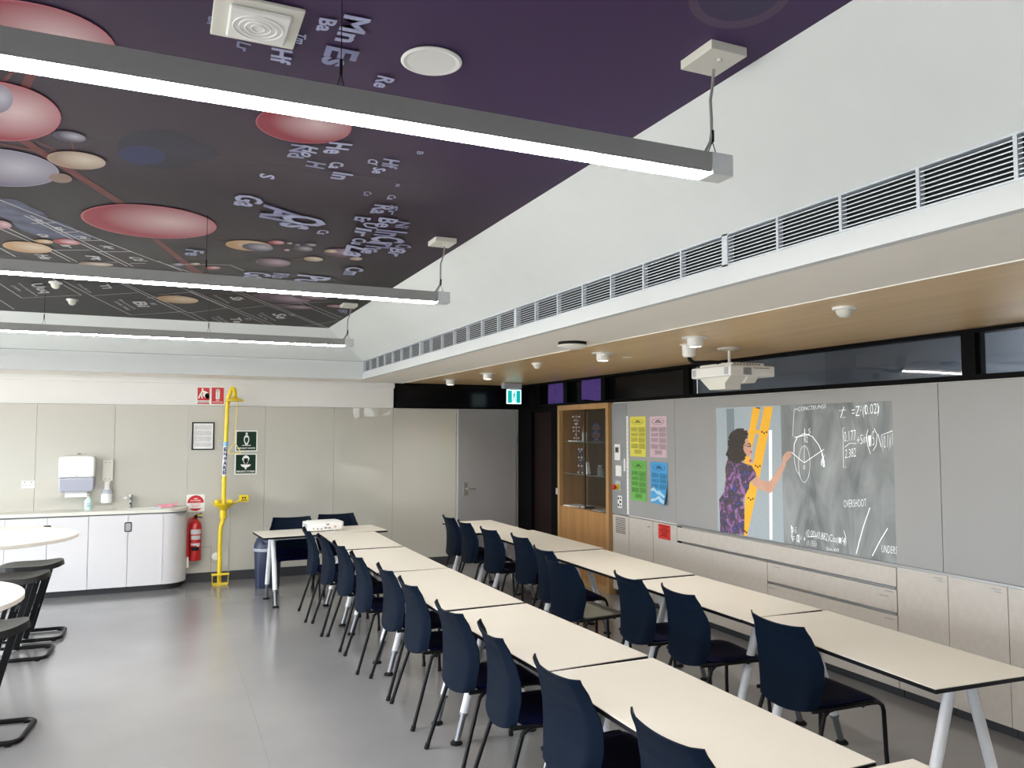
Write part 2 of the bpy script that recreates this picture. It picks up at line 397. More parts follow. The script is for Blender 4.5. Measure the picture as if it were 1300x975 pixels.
PICTURE_POLYS = [
    ('pic_dark', [(5.466, 1.945), (5.365, 1.945), (5.362, 0.859), (5.451, 0.855)]),
    ('pic_white', [(4.947, 1.757), (4.912, 1.76), (4.932, 0.888), (4.96, 0.886)]),
    ('pic_ladder', [(5.13, 1.948), (5.038, 1.945), (5.19, 1.474), (5.247, 1.485)]),
    ('pic_ladder', [(5.191, 1.757), (5.036, 1.76), (5.04, 1.732), (5.195, 1.732)]),
    ('pic_ladder', [(5.235, 1.498), (5.134, 1.483), (5.138, 1.461), (5.239, 1.475)]),
    ('pic_ladder', [(4.995, 1.948), (4.893, 1.948), (5.038, 1.456), (5.107, 1.239), (5.228, 0.878), (5.273, 0.878), (5.238, 1.217), (5.148, 1.451)]),
    ('pic_skin', [(5.487, 1.489), (5.466, 1.49), (5.471, 1.279), (5.502, 1.277)]),
    ('pic_dress', [(5.462, 1.503), (5.406, 1.512), (5.308, 1.496), (5.232, 1.479), (5.157, 1.466), (5.121, 1.427), (5.096, 1.384), (5.183, 1.329), (5.195, 1.271), (5.242, 1.217), (5.268, 1.177), (5.251, 1.089), (5.262, 0.883), (5.573, 0.873), (5.575, 1.059), (5.585, 1.151), (5.513, 1.223), (5.486, 1.331), (5.492, 1.436)]),
    ('pic_skin', [(5.179, 1.329), (5.1, 1.384), (5.041, 1.356), (4.961, 1.342), (4.908, 1.388), (4.82, 1.489), (4.77, 1.479), (4.823, 1.392), (4.911, 1.278), (4.946, 1.254), (5.034, 1.27), (5.124, 1.295)]),
    ('pic_skin', [(4.81, 1.487), (4.798, 1.55), (4.767, 1.581), (4.734, 1.596), (4.693, 1.591), (4.705, 1.571), (4.702, 1.555), (4.727, 1.54), (4.761, 1.509), (4.767, 1.474)]),
    ('pic_skin', [(5.226, 1.704), (5.196, 1.685), (5.175, 1.647), (5.151, 1.615), (5.157, 1.6), (5.146, 1.58), (5.162, 1.562), (5.185, 1.541), (5.23, 1.537), (5.246, 1.498), (5.298, 1.496), (5.287, 1.574), (5.261, 1.665)]),
    ('pic_hair', [(5.301, 1.768), (5.253, 1.765), (5.215, 1.748), (5.203, 1.727), (5.207, 1.697), (5.234, 1.68), (5.256, 1.639), (5.263, 1.587), (5.234, 1.552), (5.242, 1.524), (5.308, 1.487), (5.386, 1.499), (5.45, 1.51), (5.469, 1.549), (5.439, 1.61), (5.442, 1.662), (5.433, 1.695), (5.4, 1.731), (5.35, 1.757)]),
    ('pic_lips', [(5.172, 1.587), (5.148, 1.585), (5.15, 1.572), (5.176, 1.572)]),
    ('pic_lips', [(5.189, 1.513), (5.155, 1.516), (5.152, 1.501), (5.186, 1.497)]),
    ('pic_hair', [(5.262, 1.635), (5.205, 1.636), (5.205, 1.632), (5.262, 1.629)]),
    ('pic_hair', [(5.205, 1.65), (5.167, 1.651), (5.16, 1.621), (5.202, 1.618), (5.205, 1.627), (5.171, 1.63), (5.175, 1.643), (5.201, 1.642)]),
    ('pic_line', [(5.089, 1.947), (5.038, 1.943), (5.042, 1.934), (5.086, 1.938)]),
    ('pic_line', [(5.034, 1.751), (5.016, 1.751), (5.017, 1.739), (5.035, 1.739)]),
    ('pic_line', [(5.009, 1.741), (4.992, 1.741), (4.992, 1.729), (5.01, 1.729)]),
    ('pic_line', [(4.981, 1.749), (4.963, 1.749), (4.963, 1.736), (4.981, 1.736)]),
    ('pic_line', [(5.118, 1.474), (5.099, 1.474), (5.1, 1.462), (5.118, 1.461)]),
    ('pic_line', [(5.092, 1.463), (5.074, 1.464), (5.075, 1.451), (5.093, 1.451)]),
    ('pic_line', [(5.067, 1.473), (5.049, 1.474), (5.049, 1.461), (5.067, 1.461)]),
    ('pic_line', [(5.21, 1.203), (5.191, 1.204), (5.192, 1.192), (5.21, 1.19)]),
    ('pic_line', [(5.184, 1.19), (5.166, 1.191), (5.166, 1.178), (5.185, 1.177)]),
    ('pic_line', [(5.158, 1.199), (5.139, 1.201), (5.14, 1.188), (5.158, 1.187)]),
    ('pic_line', [(5.259, 0.923), (5.24, 0.925), (5.24, 0.912), (5.259, 0.91)]),
    ('pic_line', [(5.244, 0.912), (5.225, 0.914), (5.225, 0.901), (5.244, 0.899)]),
]

CHALK_STROKES = [
    [(4.672, 1.587), (4.669, 1.648), (4.674, 1.649), (4.678, 1.587)],
    [(4.669, 1.648), (4.636, 1.702), (4.64, 1.705), (4.674, 1.649)],
    [(4.636, 1.702), (4.564, 1.732), (4.564, 1.736), (4.64, 1.705)],
    [(4.564, 1.732), (4.486, 1.71), (4.482, 1.713), (4.564, 1.736)],
    [(4.486, 1.71), (4.427, 1.651), (4.422, 1.653), (4.482, 1.713)],
    [(4.427, 1.651), (4.394, 1.593), (4.389, 1.595), (4.422, 1.653)],
    [(4.394, 1.593), (4.379, 1.542), (4.374, 1.542), (4.389, 1.595)],
    [(4.379, 1.542), (4.372, 1.49), (4.367, 1.49), (4.374, 1.542)],
    [(4.515, 1.504), (4.517, 1.468), (4.515, 1.468), (4.512, 1.504)],
    [(4.517, 1.468), (4.524, 1.435), (4.521, 1.435), (4.515, 1.468)],
    [(4.524, 1.435), (4.534, 1.406), (4.531, 1.406), (4.521, 1.435)],
    [(4.534, 1.406), (4.546, 1.384), (4.544, 1.383), (4.531, 1.406)],
    [(4.546, 1.384), (4.56, 1.37), (4.559, 1.368), (4.544, 1.383)],
    [(4.56, 1.37), (4.575, 1.364), (4.575, 1.362), (4.559, 1.368)],
    [(4.575, 1.364), (4.589, 1.368), (4.59, 1.366), (4.575, 1.362)],
    [(4.589, 1.368), (4.602, 1.381), (4.604, 1.38), (4.59, 1.366)],
    [(4.602, 1.381), (4.613, 1.402), (4.616, 1.401), (4.604, 1.38)],
    [(4.613, 1.402), (4.622, 1.43), (4.625, 1.43), (4.616, 1.401)],
    [(4.622, 1.43), (4.627, 1.464), (4.63, 1.463), (4.625, 1.43)],
    [(4.627, 1.464), (4.628, 1.5), (4.631, 1.5), (4.63, 1.463)],
    [(4.628, 1.5), (4.625, 1.536), (4.628, 1.536), (4.631, 1.5)],
    [(4.625, 1.536), (4.618, 1.57), (4.621, 1.57), (4.628, 1.536)],
    [(4.618, 1.57), (4.608, 1.599), (4.61, 1.599), (4.621, 1.57)],
    [(4.608, 1.599), (4.595, 1.621), (4.598, 1.622), (4.61, 1.599)],
    [(4.595, 1.621), (4.581, 1.635), (4.583, 1.636), (4.598, 1.622)],
    [(4.581, 1.635), (4.567, 1.64), (4.567, 1.642), (4.583, 1.636)],
    [(4.567, 1.64), (4.553, 1.635), (4.551, 1.637), (4.567, 1.642)],
    [(4.553, 1.635), (4.54, 1.622), (4.537, 1.623), (4.551, 1.637)],
    [(4.54, 1.622), (4.528, 1.601), (4.526, 1.601), (4.537, 1.623)],
    [(4.528, 1.601), (4.52, 1.572), (4.517, 1.573), (4.526, 1.601)],
    [(4.52, 1.572), (4.515, 1.539), (4.513, 1.54), (4.517, 1.573)],
    [(4.515, 1.539), (4.515, 1.504), (4.512, 1.504), (4.513, 1.54)],
    [(4.699, 1.585), (4.635, 1.545), (4.632, 1.549), (4.696, 1.588)],
    [(4.635, 1.545), (4.57, 1.509), (4.571, 1.513), (4.632, 1.549)],
    [(4.57, 1.509), (4.469, 1.564), (4.472, 1.567), (4.571, 1.513)],
    [(4.469, 1.564), (4.372, 1.616), (4.375, 1.619), (4.472, 1.567)],
    [(4.666, 1.701), (4.51, 1.725), (4.511, 1.729), (4.667, 1.705)],
    [(4.562, 1.771), (4.563, 1.713), (4.559, 1.713), (4.557, 1.771)],
    [(4.568, 1.643), (4.572, 1.515), (4.569, 1.515), (4.565, 1.643)],
    [(4.676, 1.587), (4.673, 1.518), (4.67, 1.519), (4.674, 1.587)],
    [(4.673, 1.518), (4.656, 1.451), (4.653, 1.451), (4.67, 1.519)],
    [(4.656, 1.451), (4.62, 1.411), (4.618, 1.413), (4.653, 1.451)],
    [(3.974, 1.227), (4.031, 1.1), (4.025, 1.099), (3.969, 1.226)],
    [(4.031, 1.1), (4.073, 0.985), (4.067, 0.984), (4.025, 1.099)],
    [(4.073, 0.985), (4.102, 0.895), (4.096, 0.894), (4.067, 0.984)],
    [(3.833, 1.104), (3.901, 1.007), (3.896, 1.005), (3.828, 1.102)],
    [(3.901, 1.007), (3.966, 0.9), (3.96, 0.899), (3.896, 1.005)],
    [(4.171, 1.778), (4.193, 1.774), (4.19, 1.774), (4.17, 1.776)],
    [(4.193, 1.774), (4.195, 1.491), (4.192, 1.491), (4.19, 1.774)],
    [(4.195, 1.491), (4.168, 1.494), (4.168, 1.496), (4.192, 1.491)],
    [(4.178, 1.636), (4.134, 1.664), (4.135, 1.667), (4.181, 1.638)],
    [(4.134, 1.664), (4.075, 1.663), (4.075, 1.666), (4.135, 1.667)],
    [(3.891, 1.733), (3.867, 1.642), (3.865, 1.645), (3.887, 1.734)],
    [(3.867, 1.642), (3.859, 1.724), (3.862, 1.726), (3.865, 1.645)],
    [(3.859, 1.724), (3.77, 1.752), (3.772, 1.756), (3.862, 1.726)],
    [(3.971, 1.764), (3.986, 1.727), (3.982, 1.727), (3.968, 1.763)],
    [(3.986, 1.727), (3.979, 1.653), (3.976, 1.654), (3.982, 1.727)],
    [(3.979, 1.653), (3.957, 1.592), (3.954, 1.593), (3.976, 1.654)],
    [(3.922, 1.769), (3.898, 1.727), (3.895, 1.728), (3.918, 1.771)],
    [(3.898, 1.727), (3.908, 1.655), (3.904, 1.654), (3.895, 1.728)],
    [(3.908, 1.655), (3.935, 1.618), (3.932, 1.617), (3.904, 1.654)],
    [(4.556, 0.953), (4.456, 0.97), (4.457, 0.973), (4.556, 0.956)],
    [(3.988, 1.934), (3.995, 1.912), (3.992, 1.912), (3.985, 1.934)],
    [(3.995, 1.912), (3.987, 1.875), (3.984, 1.875), (3.992, 1.912)],
    [(3.891, 1.939), (3.876, 1.915), (3.873, 1.915), (3.888, 1.94)],
    [(3.876, 1.915), (3.889, 1.873), (3.886, 1.872), (3.873, 1.915)],
    [(4.643, 0.965), (4.653, 0.93), (4.649, 0.931), (4.639, 0.965)],
    [(4.653, 0.93), (4.639, 0.898), (4.635, 0.899), (4.649, 0.931)],
    [(4.206, 1.042), (4.188, 0.994), (4.185, 0.995), (4.203, 1.043)],
    [(4.188, 0.994), (4.209, 0.942), (4.206, 0.942), (4.185, 0.995)],
    [(4.394, 1.594), (4.387, 1.528), (4.383, 1.529), (4.39, 1.594)],
    [(4.387, 1.528), (4.38, 1.483), (4.376, 1.484), (4.383, 1.529)],
    [(4.401, 1.573), (4.368, 1.575), (4.365, 1.575), (4.401, 1.575)],
    [(4.368, 1.575), (4.395, 1.541), (4.391, 1.542), (4.365, 1.575)],
    [(4.395, 1.541), (4.366, 1.522), (4.364, 1.524), (4.391, 1.542)],
    [(4.663, 1.915), (4.65, 1.921), (4.651, 1.924), (4.665, 1.917)],
    [(4.65, 1.921), (4.626, 1.922), (4.627, 1.924), (4.651, 1.924)],
    [(4.665, 1.916), (4.675, 1.834), (4.672, 1.834), (4.662, 1.916)],
    [(4.675, 1.834), (4.686, 1.71), (4.683, 1.71), (4.672, 1.834)],
    [(4.223, 1.898), (4.158, 1.902), (4.159, 1.905), (4.224, 1.9)],
    [(4.179, 1.928), (4.211, 1.847), (4.206, 1.847), (4.175, 1.926)],
    [(4.211, 1.847), (4.168, 1.849), (4.168, 1.852), (4.206, 1.847)],
    [(4.725, 1.023), (4.707, 0.984), (4.703, 0.985), (4.72, 1.024)],
    [(4.707, 0.984), (4.72, 0.942), (4.715, 0.943), (4.703, 0.985)],
    [(4.72, 0.942), (4.706, 0.903), (4.701, 0.904), (4.715, 0.943)],
]

CHALK_TEXT = [
    ('=Z²(0.02)', (4.109, 1.852), (3.877, 1.875), (4.107, 1.925)),
    ('0.177', (4.182, 1.673), (4.077, 1.687), (4.183, 1.751)),
    ('2.382', (4.177, 1.559), (4.081, 1.574), (4.175, 1.622)),
    ('+Sin', (4.069, 1.652), (3.986, 1.672), (4.067, 1.72)),
    ('π/5', (3.969, 1.641), (3.921, 1.654), (3.969, 1.745)),
    ('(0.1)(1', (3.856, 1.631), (3.774, 1.654), (3.853, 1.722)),
    ('OVERSHOOT', (4.199, 1.207), (4.001, 1.231), (4.201, 1.262)),
    ('UNDERS', (3.886, 0.934), (3.765, 0.939), (3.882, 0.985)),
    ('(0.00)(0.882)Cos(π/4)', (4.568, 0.961), (4.188, 0.944), (4.561, 1.015)),
    ('= D² +', (4.711, 0.903), (4.575, 0.909), (4.706, 0.958)),
    ('(1.155)', (4.561, 0.895), (4.469, 0.894), (4.556, 0.936)),
    ('Sin 60', (4.37, 0.882), (4.254, 0.888), (4.37, 0.905)),
    ('-CONCTEUNSS', (4.638, 1.904), (4.346, 1.921), (4.637, 1.934)),
    ('R2', (4.566, 1.664), (4.53, 1.668), (4.565, 1.711)),
    ('S', (4.523, 1.731), (4.501, 1.735), (4.521, 1.771)),
    ('0', (4.581, 1.457), (4.563, 1.461), (4.58, 1.495)),
    ('B', (4.403, 1.502), (4.369, 1.484), (4.398, 1.548)),
    ('D-5', (4.724, 0.969), (4.668, 0.969), (4.719, 1.017)),
]

# ================================================================== palette
mat('white_paint', (.72,.72,.70), .6, noise=.01, nscale=8)
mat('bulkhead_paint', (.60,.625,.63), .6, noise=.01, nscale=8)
mat('coffer_paint', (.71,.745,.745), .6, noise=.01, nscale=8)
mat('cream_paint', (.90,.865,.80), .6, noise=.01, nscale=8)
mat('floor_vinyl', (.225,.225,.23), .20, noise=.07, nscale=1.1, spec=.55, coat=.35, coat_rough=.14)
mat('seam_dark', (.10,.095,.09), .7)
mat('black_skirting', (.035,.037,.042), .5)
mat('glass_board', (.50,.49,.43), .32, noise=.006, nscale=4, spec=.5, coat=.85, coat_rough=.015)
mat('whiteboard', (.315,.316,.312), .4, noise=.01, nscale=4, coat=.12, coat_rough=.3)
mat('grey_glass', (.24,.26,.27), .3, coat=.8)
mat('steel_panel', (.36,.36,.36), .4, metal=.4)
mat('cab_cream', (.52,.485,.44), .45, noise=.04, nscale=25)
mat('cab_white', (.66,.655,.67), .4, noise=.008)
mat('door_grey', (.27,.26,.26), .5, noise=.03)
mat('black_frame', (.002,.002,.0025), .5, spec=.06)
mat('black_glass', (.003,.003,.004), .15, spec=.2)
mat('jar_glass', (.30,.32,.31), .1, noise=.02, alpha=.5)
mat('dark_brown', (.009,.003,.002), .5, spec=.2, noise=.2, nscale=6)
mat('purple_cloth', (.085,.042,.26), .8, noise=.12, nscale=14)
mat('chrome', (.75,.76,.78), .18, metal=1, noise=.01)
mat('satin_steel', (.55,.56,.57), .35, metal=1, noise=.02)
mat('alu_grey', (.30,.305,.30), .45, metal=.1, noise=.02)
mat('alu_light', (.62,.64,.66), .4, metal=.2, noise=.02)
mat('led', (1,1,1), .5, emit=(1.0,.97,.93), estr=50)
mat('spot_lens', (1,1,1), .5, emit=(1.0,.95,.86), estr=4)
mat('plastic_white', (.80,.80,.78), .35, noise=.01)
mat('plastic_ivory', (.70,.69,.62), .4, noise=.01)
mat('plastic_grey', (.42,.44,.50), .35, noise=.02)
mat('smoke_plastic', (.38,.40,.48), .2, noise=.02, coat=.5)
mat('table_laminate', (.665,.63,.56), .42, noise=.012, nscale=6)
mat('table_edge', (.005,.005,.008), .5, spec=.15)
mat('leg_white', (.70,.72,.75), .35, noise=.01)
mat('foot_steel', (.20,.205,.22), .35, metal=.7, noise=.01)
mat('navy_shell', (.0022,.0068,.017), .5, spec=.07, noise=.10, nscale=60, bump=.08)
mat('navy_seat', (.0014,.002,.022), .6, spec=.06, noise=.2, nscale=80)
mat('navy_seat_sheen', (.16,.155,.125), .55, noise=.12, nscale=80)  # olive grey is reflected light painted into the colour of one seat
mat('black_tube', (.003,.003,.004), .4, spec=.2)
mat('black_rubber', (.008,.008,.008), .7, spec=.2)
mat('stool_black', (.012,.012,.012), .4, noise=.15, spec=.4)
mat('bin_navy', (.022,.032,.075), .4)
mat('bin_band', (.35,.38,.45), .5)
mat('yellow_paint', (.78,.58,.02), .32, noise=.03)
mat('yellow_pale', (.80,.66,.22), .5)
mat('sticker_blue', (.25,.50,.78), .4)
mat('ink_navy', (.03,.04,.18), .5)
mat('sign_white', (.82,.84,.80), .4)
mat('sign_red', (.55,.015,.02), .4)
mat('sign_green', (.006,.030,.016), .5, spec=.2)
mat('ink_black', (.008,.008,.008), .6, spec=.2)
mat('speaker_mesh', (.36,.35,.33), .7, noise=.2, nscale=400)
mat('ink_grey', (.28,.28,.28), .7)
mat('ink_pink', (.62,.30,.30), .6)
mat('paper_white', (.80,.80,.80), .7)
mat('paper_grey', (.56,.56,.57), .7)
mat('paper_yellow', (.72,.66,.10), .7)
mat('paper_pink', (.62,.46,.52), .7)
mat('paper_green', (.16,.46,.09), .7)
mat('paper_blue', (.07,.34,.66), .7)
mat('paper_sky', (.45,.66,.80), .7)
mat('paper_red', (.62,.03,.02), .6)
mat('ext_red', (.46,.008,.010), .28, coat=.4)
mat('brass', (.6,.45,.15), .35, metal=.9)
mat('exit_green', (0,.30,.26), .4, emit=(.0,.42,.42), estr=.4)
mat('exit_white', (.8,.95,.95), .4, emit=(.6,.92,.95), estr=.8)
mat('lcd_green', (.15,.19,.15), .3)
mat('clear_soap', (.55,.85,.80), .15, noise=.02, coat=.5)
mat('glove_pink', (.72,.28,.36), .5)
mat('glove_blue', (.62,.80,.92), .5)
mat('plug_gold', (.75,.6,.1), .4)
mat('ball_white', (.80,.80,.78), .35)
mat('ball_blue', (.06,.11,.30), .35)
mat('figure_rust', (.55,.25,.12), .5)
mat('vent_dark', (.012,.012,.013), .8)
mat('grille_alu', (.62,.67,.72), .4, metal=.15)
mat('shadow_box', (.10,.105,.11), .8)
mat('corridor', (.40,.46,.54), .7)
mat('mural_line', (.46,.46,.48), .5)
mat('mural_word', (.34,.36,.56), .45, noise=.12, nscale=12)
mat('mural_word_dim', (.20,.21,.38), .45, noise=.15, nscale=12)
mat('mural_bar', (.13,.035,.035), .5, noise=.1, spec=.14)
mat('haze_dark', (.015,.015,.030), .5, spec=.14)
mat('haze_blue', (.018,.024,.085), .5, spec=.14)
mat('haze_violet', (.019,.014,.036), .5, spec=.14)
mat('ring', (.105,.072,.125), .5, spec=.14); mat('ring_core', (.062,.050,.105), .5, spec=.14)
mat('mist', (.07,.08,.14), .5, noise=.45, nscale=9, spec=.14)
mat('brown', (.22,.14,.11), .5)
orb('red', (.26,.03,.048), (.60,.44,.46), (.46,.13,.17)); orb('grey', (.06,.055,.085), (.40,.38,.44), (.13,.12,.16))
orb('lilac', (.16,.145,.21), (.44,.43,.50), (.34,.31,.4)); orb('cream', (.33,.24,.18), (.60,.53,.44), (.45,.35,.28))
orb('tan', (.40,.25,.13), (.58,.49,.38), (.52,.36,.22)); orb('mauve', (.09,.055,.08), (.38,.28,.34), (.2,.13,.18)); orb('pink', (.32,.15,.18), (.54,.4,.44), (.42,.26,.3))
wood('oak', (.31,.15,.045), (.40,.21,.075), 'Z')
wood('oak_light', (.37,.21,.085), (.45,.27,.115), 'Z')
wood('cabinet_back', (.062,.045,.025), (.08,.060,.035), 'Z')
wood('ply_ceiling', (.66,.46,.235), (.76,.55,.29), 'Y', rough=.35, holes=True)
mat('pic_wall', (.25,.29,.31), .6, emit=(.25,.29,.31), estr=.25)
mat('pic_dark', (.14,.17,.19), .6, emit=(.14,.17,.19), estr=.25)
mat('pic_white', (.85,.85,.85), .6, emit=(.85,.85,.85), estr=.3)
mat('pic_ladder', (.62,.32,.02), .6, emit=(.62,.32,.02), estr=.25)
mat('pic_skin', (.42,.245,.175), .6, emit=(.42,.245,.175), estr=.25, noise=.08, nscale=10)
mat('pic_hair', (.045,.035,.030), .6, noise=.5, nscale=60)
mat('pic_lips', (.55,.03,.07), .6, emit=(.5,.03,.07), estr=.2)
mat('pic_line', (.03,.025,.02), .6)
mat('chalk', (.80,.82,.82), .7, emit=(.8,.82,.82), estr=.35)

def board_material():
    m = bpy.data.materials.new('pic_chalkboard'); m.use_nodes = True; N = m.node_tree.nodes; L = m.node_tree.links; b = N['Principled BSDF']
    b.inputs['Roughness'].default_value = .6
    tc = N.new('ShaderNodeTexCoord'); mp = N.new('ShaderNodeMapping'); mp.inputs['Scale'].default_value = (1, 2.6, 1.1)
    L.new(tc.outputs['Object'], mp.inputs['Vector'])
    nz = N.new('ShaderNodeTexNoise'); nz.inputs['Scale'].default_value = 1.5; nz.inputs['Detail'].default_value = 5; nz.inputs['Distortion'].default_value = 1.6
    L.new(mp.outputs['Vector'], nz.inputs['Vector'])
    cr = N.new('ShaderNodeValToRGB'); e = cr.color_ramp.elements; e[0].position = .32; e[1].position = .72
    e[0].color = (.095,.105,.105,1); e[1].color = (.235,.25,.25,1)
    L.new(nz.outputs['Fac'], cr.inputs['Fac']); L.new(cr.outputs['Color'], b.inputs['Base Color']); L.new(cr.outputs['Color'], b.inputs['Emission Color'])
    b.inputs['Emission Strength'].default_value = .25
    MATS['pic_chalkboard'] = m
def dress_material():
    m = bpy.data.materials.new('pic_dress'); m.use_nodes = True; N = m.node_tree.nodes; L = m.node_tree.links; b = N['Principled BSDF']
    b.inputs['Roughness'].default_value = .7
    tc = N.new('ShaderNodeTexCoord'); nz = N.new('ShaderNodeTexNoise'); nz.inputs['Scale'].default_value = 16; nz.inputs['Detail'].default_value = 3; nz.inputs['Distortion'].default_value = .8
    L.new(tc.outputs['Object'], nz.inputs['Vector'])
    cr = N.new('ShaderNodeValToRGB'); e = cr.color_ramp.elements
    e[0].position = .36; e[0].color = (.05,.065,.24,1); e[1].position = .64; e[1].color = (.22,.11,.24,1)
    for p, c in ((.43, (.035,.030,.07)), (.47, (.06,.045,.04)), (.52, (.05,.04,.05)), (.57, (.12,.06,.14))):
        k = e.new(p); k.color = (*c, 1)
    cr.color_ramp.interpolation = 'LINEAR'
    L.new(nz.outputs['Fac'], cr.inputs['Fac']); L.new(cr.outputs['Color'], b.inputs['Base Color']); L.new(cr.outputs['Color'], b.inputs['Emission Color'])
    b.inputs['Emission Strength'].default_value = .25
    MATS['pic_dress'] = m
def mural_material():
    m = bpy.data.materials.new('mural_base'); m.use_nodes = True; N = m.node_tree.nodes; L = m.node_tree.links; b = N['Principled BSDF']
    b.inputs['Roughness'].default_value = .5; b.inputs['Specular IOR Level'].default_value = .14
    tc = N.new('ShaderNodeTexCoord'); sx = N.new('ShaderNodeSeparateXYZ'); L.new(tc.outputs['Object'], sx.inputs[0])
    # printed colour drifts from charcoal over the periodic table to violet over the far corner of the artwork
    a = N.new('ShaderNodeMath'); a.operation = 'MULTIPLY'; a.inputs[1].default_value = -.62; L.new(sx.outputs['Y'], a.inputs[0])
    c = N.new('ShaderNodeMath'); c.operation = 'MULTIPLY_ADD'; c.inputs[1].default_value = .55; L.new(sx.outputs['X'], c.inputs[0]); L.new(a.outputs[0], c.inputs[2])
    nz = N.new('ShaderNodeTexNoise'); nz.inputs['Scale'].default_value = .9; nz.inputs['Detail'].default_value = 2; L.new(tc.outputs['Object'], nz.inputs['Vector'])
    d = N.new('ShaderNodeMath'); d.operation = 'MULTIPLY_ADD'; d.inputs[1].default_value = .9; L.new(nz.outputs['Fac'], d.inputs[0]); L.new(c.outputs[0], d.inputs[2])
    e2 = N.new('ShaderNodeMath'); e2.operation = 'MULTIPLY_ADD'; e2.inputs[1].default_value = .32; e2.inputs[2].default_value = .98; L.new(d.outputs[0], e2.inputs[0])
    cr = N.new('ShaderNodeValToRGB'); e = cr.color_ramp.elements
    e[0].position = .1; e[0].color = (.017,.015,.017,1); e[1].position = .9; e[1].color = (.066,.038,.105,1)
    k = e.new(.5); k.color = (.036,.023,.038,1)
    L.new(e2.outputs[0], cr.inputs['Fac']); L.new(cr.outputs['Color'], b.inputs['Base Color'])
    MATS['mural_base'] = m
board_material(); dress_material(); mural_material()

XR, YF = 4.46, 9.87          # right wall and far wall planes
XL, YN = -5.2, -3.0
# ================================================================== the shell
struct(build('floor', MB().box(XL,5.0,YN,10.1,-.12,0), 'floor_vinyl'))
M = MB()
for x in (.55,): M.box(x-.0011,x+.0011,YN,9.86,0,.0008)
struct(build('trim_1', M, 'seam_dark'))
# far wall: core, upper white strip
M = MB(); M.box(XL,5.0,YF+.012,10.1,0,2.55)
struct(build('wall_far', M, 'white_paint'))
M = MB(); M.box(XL,2.69,YF-.012,YF+.012,2.045,2.30)
struct(build('trim_2', M, 'white_paint'))
M = MB(); M.box(XL,2.70,YF-.030,YF+.012,2.30,2.37)
struct(build('trim_3', M, 'white_paint'))
M = MB(); M.box(XL,3.57,YF-.012,YF+.012,0,.11)
struct(build('baseboard_far', M, 'black_skirting'))
# dark glazed strip over the grey door
M = MB(); M.box(2.70,XR,YF-.004,YF+.012,2.045,2.37,1)
M.box(2.69,2.715,YF-.014,YF+.012,2.045,2.37,0); M.box(2.715,XR,YF-.016,YF,2.045,2.062,0); M.box(2.715,XR,YF-.016,YF,2.352,2.37,0)
struct(build('window_1', M, ['black_frame','black_glass']))
xs = [XL+.01,-2.80,-2.035,-1.268,-.508,.254,1.11,1.935,2.69,3.555]
PL = ['leftmost pale glass panel of the far wall, beyond the photo edge','pale glass panel above the left end of the white counter','glossy pale glass panel with the double power socket',
 'glossy pale glass panel behind the paper towel and soap dispensers','glossy pale glass panel behind the tap, above the sink','glossy pale glass panel behind the yellow emergency shower',
 'glossy pale glass panel behind the left black chair and the dark blue bin','glossy pale glass panel behind the right black chair of the front desk','glossy pale glass panel directly left of the grey door']
for i in range(len(xs)-1):
    o = build('glass_wall_panel', MB().box(xs[i]+.0015,xs[i+1]-.0015,YF-.012,YF+.012,.11,2.042), 'glass_board', bevel=.001)
    tag(o, PL[i], 'wall panel', 'glass panels of the far wall')
# grey door
d = struct(bpy.data.objects.new('door_1', None)); C.objects.link(d); d.location = (3.99,YF,0)
build('door_leaf', MB().box(-.405,.425,-.035,.012,.012,2.035), 'door_grey', d, bevel=.002)
M = MB(); M.box(-.43,-.41,-.014,.012,0,2.045)
build('door_jamb', M, 'alu_light', d)
h = build('lock_plate', MB().box(-.345,-.29,-.045,-.035,.90,1.07), 'satin_steel', d, bevel=.003)
build('lever_handle', MB().tube([(-.317,-.045,.985),(-.317,-.085,.985),(-.30,-.095,.985),(-.20,-.095,.985)],.009,10), 'chrome', h)
build('turn_knob', MB().cyl((-.317,-.045,1.035),(-.317,-.06,1.035),.013,n=16), 'chrome', h)
build('hinge', MB().box(.425,.445,-.045,-.01,1.60,1.70), 'satin_steel', d, bevel=.002)
build('hinge', MB().box(.425,.445,-.045,-.01,.25,.35), 'satin_steel', d, bevel=.002)

# right wall core behind boards and units
struct(build('wall_right', MB().box(XR+.0135,XR+.17,YN,7.378,.862,2.06), 'cream_paint'))
struct(build('wall_right', MB().box(XR+.31,XR+.40,YN,7.378,0,.86), 'cream_paint'))
struct(build('wall_right', MB().box(XR+.44,XR+.50,7.378,8.60,0,2.06), 'cream_paint'))
M = MB(); M.box(XR+.002,XR+.10,8.60,8.86,0,2.06); M.box(XR+.002,XR+.10,9.44,9.868,0,2.06); M.box(XR+.002,XR+.10,8.86,9.44,2.0,2.06)
struct(build('trim_4', M, 'black_frame'))
d2 = struct(bpy.data.objects.new('door_2', None)); C.objects.link(d2); d2.location = (XR,9.15,0)
build('door_leaf', MB().box(.04,.08,-.288,.288,.01,1.998), 'dark_brown', d2, bevel=.002)
M = MB(); M.box(.03,.04,-.286,-.274,.01,1.998); build('brass_edge', M, 'brass', d2)
o = build('door_plate', MB().box(XR-.006,XR+.002,8.60,8.72,.97,1.045), 'plastic_grey'); tag(o, 'small pale blue plate on the black frame left of the oak display cabinet', 'plate')
